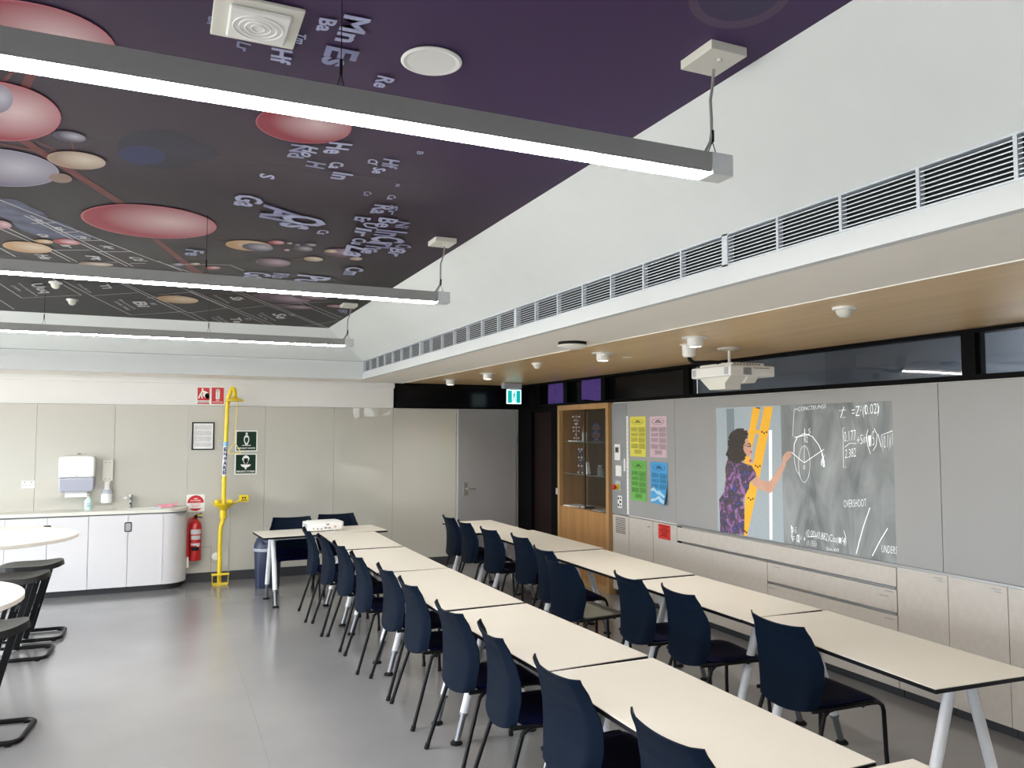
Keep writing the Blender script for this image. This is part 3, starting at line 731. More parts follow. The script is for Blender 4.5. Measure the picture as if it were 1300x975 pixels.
# clerestory strip on the right wall
M = MB()
M.box(XR-.02,XR+.08,YN,9.868,2.06,2.092); M.box(XR-.02,XR+.08,YN,9.868,2.345,2.37)
for y in (-2.9,.28,3.21,6.03,7.55,8.45,9.20,9.83): M.box(XR-.015,XR+.08,y-.045,y+.045,2.09,2.35)
struct(build('window_2', M, 'black_frame'))
mat('pane', (.03,.035,.04), .03, noise=.01, alpha=.55, spec=.8)
win = [(-2.85,.235),(.325,3.165),(3.255,5.985)]
M = MB()
for a, b in win: M.box(XR+.03,XR+.036,a,b,2.09,2.35)
struct(build('window_3', M, 'pane'))
M = MB()
for a, b in [(6.075,7.505),(7.595,8.405),(8.495,9.155),(9.245,9.785)]: M.box(XR+.055,XR+.06,a,b,2.09,2.35)
struct(build('window_4', M, 'black_glass'))
cl_ = bpy.data.lights.new('corridor_fill','POINT'); cl_.energy = 18; cl_.shadow_soft_size = .2  # added fill, no visible lamp: brightens the corridor behind the panes
clo = bpy.data.objects.new('corridor_fill', cl_); C.objects.link(clo); clo.location = (5.5,3.5,2.4)
M = MB(); M.box(6.2,6.3,YN,6.1,1.9,2.9); M.box(XR+.17,6.3,YN,6.1,2.6,2.7); M.box(XR+.17,6.3,6.05,6.1,1.9,2.7); M.box(XR+.17,6.3,YN,6.1,1.9,1.95)
struct(build('wall_corridor', M, 'corridor'))
for k,(a,b,lab) in enumerate([(8.60,9.00,'purple cloth hanging in the high window nearer the exit sign'),(7.66,8.12,'wider purple cloth hanging in the high window over the display cabinet')]):
    def fn(u,v,a=a,b=b,k=k):
        y = a+(b-a)*u; z = 2.10+(.245)*v-(.02*math.sin(u*3+k*2) if v == 0 else 0)
        return (XR+.035+.006*math.sin(u*9+v*2), y+.02*(v-.5)*(1-2*u), z)
    o = build('purple_cloth', MB().shell(fn,16,8,.003), 'purple_cloth'); tag(o, lab, 'cloth', 'purple cloths in the high windows')
# ceilings
M = MB(); M.box(2.80,XR+.08,YN,YF+.012,2.37,2.40)
struct(build('ceiling_plywood', M, 'ply_ceiling')); bpy.data.objects['ceiling_plywood'].name = 'ceiling'
M = MB()
M.box(2.152,2.80,YN,YF+.012,2.366,2.40); M.box(XL,2.152,9.262,YF+.012,2.366,2.40)
M.box(2.790,2.80,YN,YF,2.362,2.37)
struct(build('ceiling', M, 'cream_paint'))
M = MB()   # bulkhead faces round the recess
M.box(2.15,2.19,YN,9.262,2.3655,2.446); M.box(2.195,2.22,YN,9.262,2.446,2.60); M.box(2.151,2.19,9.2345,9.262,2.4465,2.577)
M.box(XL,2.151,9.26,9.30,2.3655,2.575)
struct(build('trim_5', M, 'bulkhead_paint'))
M = MB()
a = [(2.15,2.578),(1.637,2.889),(1.66,2.94),(2.19,2.62)]
M.add([(2.15,YN,2.578),(2.15,9.25,2.578),(1.637,8.74,2.889),(1.637,YN,2.889),(2.19,YN,2.62),(2.19,9.29,2.62),(1.66,8.76,2.94),(1.66,YN,2.94)],
      [(0,1,2,3),(4,7,6,5),(0,4,5,1),(3,2,6,7)])
M.add([(XL,9.25,2.578),(2.15,9.25,2.578),(1.637,8.74,2.889),(XL,8.74,2.889),(XL,9.29,2.62),(2.19,9.29,2.62),(1.66,8.76,2.94),(XL,8.76,2.94)],
      [(0,3,2,1),(4,5,6,7),(3,7,6,2),(0,1,5,4)])
struct(build('ceiling', M, 'coffer_paint'))
struct(build('ceiling', MB().box(XL,1.66,YN,8.76,2.90,2.98), 'coffer_paint'))
M = MB(); M.box(XL,2.15,9.248,9.252,2.572,2.580); struct(build('trim_6', M, 'alu_grey'))
M = MB(); M.box(XL,5.0,YN,10.1,3.02,3.1); struct(build('ceiling', M, 'coffer_paint'))
# left wall with tall windows, near wall with windows (behind the camera)
M = MB()
M.box(XL-.15,XL,YN,10.1,0,.35); M.box(XL-.15,XL,YN,10.1,2.35,3.1)
for y in (YN,0.0,3.0,6.0,9.2): M.box(XL-.15,XL,y,y+.25 if y<9 else 10.1,.35,2.35)
struct(build('wall_left', M, 'white_paint'))
M = MB()
for y in (YN+.25,.25,3.25,6.25):
    y1 = y+2.75 if y < 6 else 9.2
    for c in (y+.02,(y+y1)/2,y1-.02): M.box(XL-.10,XL-.05,c-.025,c+.025,.35,2.35)
    M.box(XL-.10,XL-.05,y,y1,.35,.40); M.box(XL-.10,XL-.05,y,y1,2.30,2.35)
struct(build('window_5', M, 'alu_grey'))
M = MB(); M.box(XL,5.0,YN-.15,YN,0,.6); M.box(XL,5.0,YN-.15,YN,2.35,3.1)
M.box(XL,5.0,YN-.15,YN,.6,2.35)
struct(build('wall_near', M, 'white_paint'))
struct(build('wall_right_end', MB().box(4.9,5.0,7.3,10.1,0,3.1), 'black_frame'))

# ventilation grilles along the bulkhead
g0 = None
yj = [-1.71,.46,2.628,4.795,6.965,9.235]
gl = ['white slotted air grille above the camera end of the right table row, nearest the camera','white slotted air grille at the right edge of the photo','white slotted air grille left of the end of the nearest pendant light','white slotted air grille level with the black round ceiling speaker','white slotted air grille in the far corner of the bulkhead']
for i in range(5):
    t = thing('air_grille', gl[i], 'air grille', (2.15,yj[i],2.515), 0, 'air grilles along the right bulkhead')
    Ln = yj[i+1]-yj[i]
    M = MB(); M.box(.028,.032,.01,Ln-.01,-.066,.066,0); build('dark_backing', M, 'vent_dark', t)
    M = MB(); M.box(-.006,.03,0,Ln,.060,.074); M.box(-.006,.03,0,Ln,-.070,-.064); M.box(-.006,.03,.0,.018,-.07,.07); M.box(-.006,.03,Ln-.018,Ln,-.07,.07)
    n = 7
    for k in range(1,n): M.box(-.005,.02,Ln*k/n-.006,Ln*k/n+.006,-.066,.066)
    build('frame', M, 'grille_alu', t)
    M = MB()
    for k in range(8):
        z = -.052+k*.0145; M.obox((.006,Ln/2,z),(.014,Ln-.03,.0032),Matrix.Rotation(-.25,3,'Y'))
    build('blades', M, 'grille_alu', t)

# ceiling mural (printed artwork on its panels)
M = MB(); zc = 2.889
M.box(XL+.01,1.637,YN,8.74,zc,zc+.011,0)
for y in (-1.6,.9,3.43,5.95): M.box(XL+.01,1.637,y-.0015,y+.0015,zc-.0006,zc,1)
cols = ['mural_base','seam_dark','mural_line','mural_word','mural_word_dim','mural_bar','haze_dark','haze_blue','haze_violet','ring','ring_core','mist','brown','red','grey','lilac','cream','tan','mauve','pink']
ci = {c:i for i,c in enumerate(cols)}; lay = [0]
def up():
    lay[0] += 1; return zc-.0008-lay[0]*.00006
def disc(row):
    c,x,y,ax,ay,bx,by = row; z = up(); n = 40; o = len(M.v)
    pts = [(x+ax*math.cos(t)+bx*math.sin(t), y+ay*math.cos(t)+by*math.sin(t), z) for t in [2*PI*i/n for i in range(n)]]
    M.add([(x,y,z)]+pts, [(0,1+(i+1)%n,1+i) for i in range(n)], ci[c])
    M.uv[o] = (0,0)
    for i in range(n): M.uv[o+1+i] = (math.cos(2*PI*i/n), -math.sin(2*PI*i/n))
bars_first = [b for b in MURAL_BARS]
for row in MURAL_DISCS[:9]: disc(row)
for b in bars_first:
    z = up(); M.face([(p[0],p[1],z) for p in b], ci['mural_bar'])
for L_ in MURAL_LINES:
    z = up()
    for p, q in zip(L_, L_[1:]):
        d = Vector((q[0]-p[0], q[1]-p[1])); 
        if d.length < 1e-4: continue
        n_ = Vector((-d.y, d.x)).normalized()*.0045
        M.face([(p[0]+n_.x,p[1]+n_.y,z),(q[0]+n_.x,q[1]+n_.y,z),(q[0]-n_.x,q[1]-n_.y,z),(p[0]-n_.x,p[1]-n_.y,z)], ci['mural_line'])
for row in MURAL_DISCS[9:]: disc(row)
TILES = ('Uuq','Bi','Tl','Te','Se','Sb','Br','Ru','Rh','Pd','Ag','Cd','Os','Ir','Pt','Hs')
for i, (s, a, b, c) in enumerate(MURAL_TEXT):
    z = up(); R = (b[0]-a[0], b[1]-a[1], 0); U = (c[0]-a[0], c[1]-a[1], 0)
    small = s in ('Bismuth','208.980','Ununquadium','(289)','Tellurium','127.60','Selenium','78.96','Thallium','Antimony','83','34','52')
    write(M, s, (a[0],a[1],z), R, U, ci['mural_line' if (small or (s in TILES and a[1] > 4.6 and a[0] < 1.2)) else ('mural_word_dim' if i % 3 == 1 else 'mural_word')], .0 if small else .03)
o = build('ceiling_mural', M, cols)
tag(o, 'dark printed ceiling mural of element symbols, coloured balls and a periodic table', 'mural')

# ================================================================== linear pendant lights
def pendant(y, label, wires):
    t = thing('pendant_light', label, 'pendant light', (1.53,y,2.507), 0, 'linear pendant lights under the mural')
    x0 = -6.2; x0 = -5.0-1.53
    M = MB(); M.box(x0,-.078,-.036,.036,.009,.063); M.box(x0,-.078,-.036,-.032,.003,.0089); M.box(x0,-.078,.032,.036,.003,.0089)
    build('housing', M, 'alu_grey', t, bevel=.001)
    M = MB(); M.box(-.076,0,-.036,.036,-.001,.065); build('end_cap', M, 'alu_light', t, bevel=.002)
    M = MB(); M.box(x0+.02,-.082,-.031,.031,-.002,.0085); build('diffuser', M, 'led', t, bevel=.002)
    M = MB(); h = 2.889-2.507
    M.box(-.105,.025,-.075,.075,h-.028,h); M.cyl((-.04,-.03,h-.036),(-.04,-.03,h-.028),.008,n=10)
    cn = build('canopy', M, 'plastic_ivory', t, bevel=.002)
    M = MB(); M.tube([(-.015,.03,h-.03),(-.02,.03,h-.08),(-.045,.01,h-.14),(-.05,0,h-.2),(-.05,0,.14),(-.055,0,.11),(-.075,0,.075),(-.09,0,.062)],.0045,8)
    build('power_cable', M, 'ink_grey', t)
    M = MB(); M.cyl((-.048,0,.11),(-.048,0,.145),.006,n=8); M.tube([(-.048,0,.11),(-.07,0,.064)],.0015,6); M.tube([(-.048,0,.11),(-.03,0,.064)],.0015,6)
    build('wire_grip', M, 'black_rubber', t)
    for x in wires:
        M = MB(); M.cyl((x,0,.11),(x,0,h),.0012,n=6); M.cyl((x,0,.105),(x,0,.145),.004,n=8); M.tube([(x,0,.11),(x-.012,0,.064)],.0012,6); M.tube([(x,0,.11),(x+.012,0,.064)],.0012,6)
        build('suspension_wire', M, 'black_rubber', t)
    return t
pendant(1.865,'long grey linear pendant light with glowing underside, nearest the camera', [-1.16,-2.6,-4.0])
pendant(4.40,'long linear pendant light, the middle one of three', [-1.35,-2.7,-4.0])
pendant(7.00,'long thin linear pendant light farthest away, near the far wall', [-1.213,-2.407,-3.6])

# ================================================================== things on the mural
t = thing('square_diffuser','white square ceiling diffuser with swirled inner plate on the mural','ceiling vent',(.205,2.215,2.886))
M = MB(); M.box(-.115,.115,-.115,.115,-.010,0); build('outer_frame', M, 'plastic_ivory', t, bevel=.003)
M = MB(); M.box(-.075,.085,-.085,.085,-.022,-.010); build('inner_plate', M, 'plastic_white', t, bevel=.006, seg=3)
M = MB()
for r in (.018,.034,.05,.066): M.tube([(.005+r*math.cos(a),r*math.sin(a),-.0225) for a in [2*PI*i/28 for i in range(28)]],.0022,6,closed=True)
build('swirl_rings', M, 'plastic_white', t)
t = thing('ceiling_speaker','round white flush speaker with grey grille in the purple mural','ceiling speaker',(.722,2.245,2.886))
M = MB(); M.lathe([(.075,0),(.092,0),(.094,-.004),(.086,-.008),(.075,-.005)],n=40); build('rim', M, 'plastic_white', t)
M = MB(); M.lathe([(0.001,-.003),(.05,-.005),(.078,-.004)],n=40); build('grille', M, 'speaker_mesh', t)
def dome(label,x,y,z,r,grp,cat='sensor'):
    t = thing('dome_sensor',label,cat,(x,y,z),0,grp)
    build('base_ring', MB().lathe([(r,0),(r*1.02,-.006),(r*.95,-.014),(.001,-.014)],n=28), 'plastic_white', t)
    build('dome', MB().lathe([(r*.72,-.012),(r*.68,-.030),(r*.5,-.045),(r*.25,-.052),(.001,-.053)],n=24), 'plastic_ivory', t)
dome('small white dome sensor on the dark mural between the two far pendant lights',-.76,7.70,2.886,.046,'white dome sensors')
dome('small dome detector on the mural just behind the middle pendant light',-.79,6.85,2.886,.048,'white dome sensors')

# ================================================================== fittings on the plywood ceiling
def spot(label,x,y,on):
    l = bpy.data.lights.new('downlight','SPOT'); l.energy = 24; l.spot_size = 2.3; l.spot_blend = .8; l.shadow_soft_size = .035; l.color = (1,.95,.87)
    lo = bpy.data.objects.new('downlight', l); C.objects.link(lo); lo.location = (x,y,2.302)
    t = thing('surface_downlight',label,'ceiling light',(x,y,2.37),0,'small surface downlights on the plywood ceiling')
    build('body', MB().lathe([(.052,0),(.052,-.055),(.046,-.062),(.040,-.064),(.040,-.058),(.001,-.058)],n=28), 'plastic_white', t)
    M = MB(); M.lathe([(.088,-.001),(.088,-.006),(.052,-.008),(.052,-.001)],n=28); build('flange', M, 'plastic_white', t)
    build('lens', MB().lathe([(.039,-.0585),(.039,-.0615),(.001,-.0615)],n=24), 'spot_lens' if on else 'plastic_grey', t)
spot('small white downlight farthest along the plywood ceiling near the far wall',3.15,8.96,True)
spot('small white downlight between the exit sign and the farthest downlight',3.17,7.81,True)
spot('small lit white downlight beside the black round ceiling speaker',3.17,5.38,True)
spot('small white downlight just above the ceiling projector cable',3.19,4.22,True)
spot('small white downlight outside the photo on the near plywood ceiling',3.17,1.6,True)
dome('white dome sensor midway along the plywood ceiling above the exit sign',3.10,6.44,2.37,.05,'white dome sensors')
dome('largest white dome sensor, alone on the near part of the plywood ceiling',3.095,2.885,2.37,.058,'white dome sensors')
tag(build('blank_cover', MB().lathe([(.04,0),(.04,-.004),(.001,-.004)],n=24), 'plastic_ivory', loc=(3.55,5.62,2.37)), 'flat white round cover plate beside the lit downlight', 'cover plate')
t = thing('round_ceiling_unit','black and white round unit on the white soffit','ceiling speaker',(2.573,4.78,2.366))
build('collar', MB().lathe([(.10,0),(.095,-.022),(.001,-.022)],n=36), 'black_rubber', t)
build('dish', MB().lathe([(.098,-.020),(.108,-.030),(.06,-.048),(.001,-.052)],n=36), 'plastic_white', t)

t = thing('exit_sign','lit green running man exit sign hanging under the plywood ceiling','exit sign',(4.09,9.25,2.37))
build('housing', MB().box(-.13,.13,-.045,.045,-.075,0), 'plastic_grey', t, bevel=.012, seg=3)
p = build('panel', MB().obox((.03,0,-.178),(.205,.012,.185),Matrix.Rotation(-.0,3,'Z')), 'exit_white', t, bevel=.002)
M = MB(); M.box(-.058,-.000,-.008,-.0065,-.258,-.098); M.box(.062,.118,-.008,-.0065,-.258,-.098); build('green_field', M, 'exit_green', p)
M = MB()
def fig(M, pts, y=-.009): M.face([(a,y,b) for a,b in pts])
M.lathe([(.001,-.0085),(.011,-.0085)],c=(.034,0,-.118),axis='Y',n=14)
fig(M,[(.020,-.135),(.044,-.132),(.040,-.185),(.018,-.182)]); fig(M,[(.018,-.180),(.030,-.182),(.012,-.240),(-.000,-.240)]); fig(M,[(.028,-.182),(.040,-.184),(.058,-.215),(.052,-.243),(.044,-.240),(.046,-.218)]); fig(M,[(.042,-.135),(.058,-.160),(.052,-.164),(.040,-.146)]); fig(M,[(.020,-.137),(.004,-.152),(.008,-.158),(.022,-.148)])
build('running_figure', M, 'exit_green', p)
build('bracket', MB().box(-.04,.06,-.01,.01,-.09,-.07), 'plastic_white', t)

# ceiling projector
t = thing('ceiling_projector','white projector hanging from the plywood ceiling, aimed at the whiteboard','projector',(3.905,4.72,2.0),0.0)
M = MB(); M.box(-.205,.205,-.23,.23,.150,.228); bd = build('body', M, 'plastic_white', t, bevel=.010, seg=3)
build('top_cover', MB().box(-.17,.13,-.20,.17,.2281,.250), 'plastic_white', t, bevel=.006)
M = MB(); M.prism([(.17,.1505),(.05,.058),(-.13,.058),(-.13,.10),(-.19,.1505)],-.175,-.03,'YZ'); M.prism([(.10,.1505),(.10,.106),(-.17,.106),(-.21,.1505)],-.029,.07,'YZ'); build('lens_hood', M, 'plastic_ivory', t, bevel=.004)
M = MB(); M.box(-.209,-.203,.17,.21,.162,.215); M.box(-.209,-.203,-.205,-.165,.162,.215); build('side_vents', M, 'plastic_grey', bd)
M = MB()
for k in range(7): M.box(-.09+k*.011,-.083+k*.011,-.2335,-.228,.160,.212)
M.box(0,.15,-.2335,-.228,.208,.214)
for k in range(9): M.box(-.15+k*.028,-.132+k*.028,-.2025,-.198,.234,.246)
build('grille_slots', M, 'ink_grey', bd)
M = MB(); M.lathe([(.085,.37),(.085,.362),(.02,.352),(.001,.352)],c=(-.05,-.03,0),n=28); M.cyl((-.05,-.03,.355),(-.05,-.03,.26),.011,n=16); M.box(-.13,.05,-.042,-.018,.2505,.259); M.box(-.062,-.038,-.13,.08,.2505,.258)
build('ceiling_mount', M, 'plastic_white', t)
t = thing('cable_gland','white round cable outlet with black conduit beside the ceiling projector','cable outlet',(3.42,4.60,2.37))
build('body', MB().lathe([(.062,0),(.062,-.006),(.048,-.008),(.046,-.075),(.036,-.092),(.001,-.092)],n=28), 'plastic_white', t)
build('conduit', MB().tube([(0,0,-.085),(.01,0,-.11),(.05,.01,-.128),(.12,.02,-.125),(.22,.04,-.115),(.30,.06,-.112),(.36,.10,-.115)],.014,10), 'black_rubber', t)

# ================================================================== right wall: boards and joinery
bl = ['short whiteboard panel carrying the four coloured posters','wide whiteboard with the projected picture of a person at a chalkboard','whiteboard panel right of the projected picture, at the right edge','whiteboard panel beside the camera, outside the photo']
for (a,b),lab in zip([(6.224,7.074),(3.430,6.220),(.64,3.426),(-2.2,.636)],bl):
    tag(build('whiteboard', MB().box(XR-.006,XR+.012,a,b,.875,2.055), 'whiteboard', bevel=.0015), lab, 'whiteboard', 'whiteboards on the right wall')
M = MB(); M.box(XR-.010,XR+.012,-2.2,6.21,.858,.873); tag(build('board_rail', M, 'satin_steel'), 'thin metal rail running under the whiteboards', 'rail')
tag(build('grey_glass_panel', MB().box(XR-.008,XR+.012,7.078,7.376,.865,2.05), 'grey_glass', bevel=.001), 'grey glass strip beside the display cabinet, holding the switches', 'wall panel')
o = build('metal_ruler', MB().box(XR-.014,XR-.006,7.035,7.070,.88,1.91), 'plastic_white'); tag(o, 'long white upright strip between grey glass strip and yellow poster', 'strip')
M = MB()
for k in range(22): M.box(XR-.0146,XR-.014,7.04,7.055 if k%5 else 7.066,.92+k*.043,.924+k*.043)
build('marks', M, 'ink_grey', o)
M = MB(); M.box(XR-.03,XR-.008,7.080,7.105,1.33,1.46); tag(build('door_pull', M, 'plastic_white', bevel=.003), 'small white upright pull on the edge of the grey glass strip', 'pull')
# controls
t = thing('thermostat','white wall thermostat with dark screen, topmost of the controls','thermostat',(XR-.008,7.235,1.525),0,None)
b = build('case', MB().box(-.022,0,-.055,.055,-.085,.085), 'plastic_white', t, bevel=.005); build('screen', MB().box(-.0235,-.021,-.034,.034,-.005,.055), 'lcd_green', t)
M = MB(); [M.box(-.0245,-.0235,-.022+k*.018,-.010+k*.018,.006,.046) for k in range(3)]; build('digits', M, 'ink_black', t)
tag(build('blank_switch_plate', MB().box(XR-.016,XR-.008,7.175,7.29,1.27,1.385), 'plastic_white', bevel=.003), 'blank white square plate under the thermostat', 'switch plate')
t = thing('emergency_stop','red and yellow emergency stop button on the grey glass strip','button',(XR-.008,7.25,1.155))
build('base', MB().lathe([(.034,0),(.034,-.03),(.001,-.03)],axis='X',n=24), 'yellow_paint', t); build('knob', MB().lathe([(.016,-.03),(.018,-.045),(.030,-.05),(.028,-.065),(.001,-.07)],axis='X',n=24), 'ext_red', t)
build('plate', MB().box(-.004,0,-.05,.05,-.035,.065), 'plastic_grey', t)
t = thing('power_outlet','white cross-shaped power outlet below the emergency stop button','power socket',(XR-.008,7.21,1.00))
build('plate', MB().box(-.010,0,-.040,.040,-.065,.065), 'plastic_white', t, bevel=.003); M = MB(); M.box(-.012,-.010,-.03,.0,-.012,.012); M.box(-.012,-.010,.01,.03,.02,.05); M.box(-.012,-.010,.01,.03,-.05,-.02); M.box(-.012,-.01,-.03,-.012,.03,.05); M.box(-.012,-.01,-.03,-.012,-.05,-.03); build('sockets', M, 'ink_black', t)
# posters
def poster(label, y0, y1, z0, z1, mt, seed, curl=0, sky=False):
    W = y1-y0; H = z1-z0; rnd = random.Random(seed)
    t = thing('poster',label,'poster',(XR-.008,(y0+y1)/2,(z0+z1)/2),0,'A3 posters on the whiteboard')
    def X_(u,v): return -(curl*(max(0,.75-v))**2*(1-u)**1.5*1.4)-.0015
    M = MB(); M.shell(lambda u,v: (X_(u,v), (u-.5)*W, (v-.5)*H),12,16,.0012); sh = build('sheet', M, mt, t)
    M = MB()
    def q(u0,u1,v0,v1,m=0):
        n = 6
        for k in range(n):
            a = u0+(u1-u0)*k/n; b = u0+(u1-u0)*(k+1)/n
            M.face([(X_(a,v0)-.0015,(a-.5)*W,(v0-.5)*H),(X_(b,v0)-.0015,(b-.5)*W,(v0-.5)*H),(X_(b,v1)-.0015,(b-.5)*W,(v1-.5)*H),(X_(a,v1)-.0015,(a-.5)*W,(v1-.5)*H)],m)
    def frame(u0,u1,v0,v1):
        w = .006
        q(u0,u1,v0,v0+w); q(u0,u1,v1-w,v1); q(u0,u0+w*1.4,v0,v1); q(u1-w*1.4,u1,v0,v1)
        v = v1-.02
        while v > v0+.015:
            a = u0+.02; 
            while a < u1-.04:
                b = min(u1-.02, a+rnd.uniform(.02,.07)); q(a,b,v-.008,v); a = b+.012
            v -= .017
    n = 30     # title oval
    for k in range(n):
        a0,a1 = 2*PI*k/n,2*PI*(k+1)/n
        P = [(.5+.36*math.cos(a)*s,.865+.075*math.sin(a)*s) for a,s in ((a0,1),(a1,1),(a1,.94),(a0,.94))]
        M.face([(X_(u,v)-.0015,(u-.5)*W,(v-.5)*H) for u,v in P])
    q(.40,.60,.885,.905)
    for k in range(4): q(.28+.01*k,.72-.02*k,.838+.011*k,.844+.011*k)
    rows = [(.62,.73),(.50,.60),(.36,.47),(.20,.33)]
    for i,(a,b) in enumerate(rows):
        if sky and i == 3: continue
        frame(.05,.46-.02*(i%2),a,b); frame(.52-.02*(i%2),.93,a+.01,b-.01*(i%2))
    frame(.28,.72,.07,.17) if not sky else None
    build('printing', M, 'ink_black', sh)
    if sky:
        M = MB()
        for P in [[(.02,.02),(.35,.06),(.5,.12),(.75,.05),(.98,.03),(.98,.10),(.7,.12),(.45,.2),(.2,.12),(.02,.10)],[(.02,.20),(.25,.26),(.45,.32),(.62,.30),(.80,.40),(.98,.34),(.98,.28),(.8,.3),(.6,.23),(.3,.2),(.1,.16)]]:
            M.face([(X_(u,v)-.0013,(u-.5)*W,(v-.5)*H) for u,v in P])
        build('cloud_print', M, 'paper_sky', sh)
# u runs towards +Y (away), the right-hand side in view is the low-Y side
poster('yellow A3 poster of boxed text, top left of the four',6.715,7.005,1.49,1.90,'paper_yellow',1)
poster('pink A3 poster of boxed text, top right of the four',6.35,6.64,1.493,1.897,'paper_pink',2)
poster('green A3 poster of boxed text, bottom left of the four',6.71,6.995,1.04,1.45,'paper_green',3)
poster('blue A3 poster with pale cloud print curling off the board',6.345,6.633,1.04,1.445,'paper_blue',4,.06,True)

# joinery
def front(name, y0, y1, z0, z1, mt='cab_cream', parent=None, base=(0,0,0)):
    return build(name, MB().box(XR-.004-base[0],XR+.014-base[0],y0+.002-base[1],y1-.002-base[1],z0-base[2],z1-base[2]), mt, parent, bevel=.0015)
def unit(label, y0, y1, x1=XR+.012):
    t = thing('storage_cupboard',label,'cupboard',(XR+.0,(y0+y1)/2,0),0,'cream cupboards under the whiteboards')
    M = MB(); M.box(.0145,.30,y0-(y0+y1)/2+.001,y1-(y0+y1)/2-.001,.061,.856); build('carcass', M, 'cab_cream', t)
    M = MB(); M.box(.04,.30,y0-(y0+y1)/2+.001,y1-(y0+y1)/2-.001,0,.060); build('toe_kick', M, 'black_skirting', t)
    return t
b0 = lambda t: tuple(t.location)
t = unit('narrow cream cupboard with a louvred vent, next to the display cabinet',7.052,7.376)
dr = front('door',7.052,7.376,.065,.856,parent=t,base=b0(t))
M = MB()
for k in range(9): M.obox((-.005,.0,.845-.02-k*.019),(.004,.19,.007),Matrix.Rotation(0,3,'X'))
build('vent_slots', M, 'vent_dark', dr)
t = unit('cream cupboard between the vented cupboard and the red notice',6.612,7.050); dr = front('door',6.612,7.050,.065,.856,parent=t,base=b0(t))
build('latch', MB().box(-.008,-.004,-.17,-.13,.79,.80), 'ink_grey', dr)
t = unit('long cream drawer bank under the projected picture, with slot handles',3.777,6.608); bx = b0(t)
M = MB(); y = 5.0-bx[1]
M.prism([(y+.002,.065),(6.606-bx[1],.065),(6.606-bx[1],.856),(6.212-bx[1],.856),(6.212-bx[1],.700),(y+.002,.700)],-.004,.014,'YZ')
build('cupboard_front', M, 'cab_cream', t, bevel=.0015)
M = MB(); M.prism([(3.779-bx[1],.722),(6.208-bx[1],.722),(6.208-bx[1],.846),(3.779-bx[1],.846)],-.004,.014,'YZ'); dr = build('drawer', M, 'cab_cream', t, bevel=.0015)
build('slot_handle', MB().box(-.002,.012,3.79-bx[1],6.21-bx[1],.704,.718), 'satin_steel', dr)
dr = front('drawer',3.777,4.998,.552,.700,parent=t,base=bx)
build('slot_handle', MB().box(-.002,.012,3.79-bx[1],4.99-bx[1],.535,.549), 'satin_steel', dr)
dr = front('drawer',3.777,4.998,.065,.532,parent=t,base=bx)
for y,z in ((4.90,.672),(4.95,.50),(3.84,.50),(3.84,.68),(3.88,.645)):
    M = MB(); M.box(-.0048,-.004,y-bx[1]-.035,y-bx[1]+.035,z,z+.006); build('printing', M, 'ink_grey', t)
M = MB(); M.box(-.005,.012,6.155-bx[1],6.20-bx[1],.846,.857); M.box(-.005,.012,6.14-bx[1],6.20-bx[1],.704,.718); build('lock_block', M, 'ink_black', t)
o = tag(build('red_notice', MB().box(XR-.0065,XR-.0042,6.315,6.515,.705,.845), 'paper_red'), 'red paper notice stuck on the cream joinery', 'notice')
M = MB()
for k,(a,b) in enumerate([(.03,.17),(.05,.15),(.02,.18),(.04,.16),(.06,.14),(.05,.15)]): M.box(XR-.0070,XR-.0065,6.315+a,6.315+b,.825-k*.018,.829-k*.018+.003)
build('printing', M, 'dark_brown', o)
cl = ['cream cupboard just right of the long drawer bank','cream cupboard behind the end of the right table row, second right of the drawers','cream cupboard at the right edge of the photo']
ys = [3.773,3.403,3.025,2.64,2.26,1.88]
for i in range(5):
    t = unit(cl[i] if i < 3 else ['cream cupboard just outside the right edge of the photo','cream cupboard beside the camera, last of the row'][i-3],ys[i+1]+.001,ys[i]-.001)
    dr = front('door',ys[i+1],ys[i],.065,.856,parent=t,base=b0(t))
    M = MB(); M.box(-.0048,-.004,-.15,-.09,.83,.835); M.box(-.0048,-.004,-.15,-.11,.815,.82); build('printing', M, 'ink_grey', dr)

# ---- projected picture on the whiteboard
M = MB(); xs_ = XR-.0072
pm = ['pic_wall','pic_chalkboard','pic_dark','pic_white','pic_ladder','pic_skin','pic_dress','pic_hair','pic_lips','pic_line','chalk']; pi_ = {k:i for i,k in enumerate(pm)}
M.box(xs_,XR-.0062,3.771,5.605,.876,1.955,0)
yb = 4.812
M.face([(xs_-.0002,3.771,.876),(xs_-.0002,yb-.01,.876),(xs_-.0002,yb,1.955),(xs_-.0002,3.771,1.955)],1)
z = [0]
def lx():
    z[0] += 1; return xs_-.0003-z[0]*.00002
def clampq(P): return [(min(5.605,max(3.771,a)),min(1.955,max(.876,b))) for a,b in P]
for m_, P in PICTURE_POLYS:
    x = lx(); M.face([(x,a,b) for a,b in clampq(P)], pi_[m_])
hair = [P for m_, P in PICTURE_POLYS if m_ == 'pic_hair'][0]; rh = random.Random(3)   # curls round the head
x = lx()
for (a,b),(c,d) in zip(hair, hair[1:]+hair[:1]):
    n = max(1, int(math.hypot(c-a,d-b)/.022))
    if a < 5.16 and c < 5.16 and b < 1.80: continue
    for k in range(n):
        cy, cz = a+(c-a)*k/n, b+(d-b)*k/n; r_ = rh.uniform(.008,.016)
        M.face([(x,cy+r_*math.cos(2*PI*q/10),cz+r_*math.sin(2*PI*q/10)) for q in range(10)], pi_['pic_hair'])
x = lx()
for P in CHALK_STROKES: M.face([(x,a,b) for a,b in clampq(P)], pi_['chalk'])
for s,a,b,c in CHALK_TEXT:
    write(M, s, (x,)+a, (0,b[0]-a[0],b[1]-a[1]), (0,c[0]-a[0],c[1]-a[1]), pi_['chalk'], -.02)
o = build('projected_picture', M, pm)
tag(o, 'projected picture of a person in a flowered dress writing on a chalkboard', 'projection')

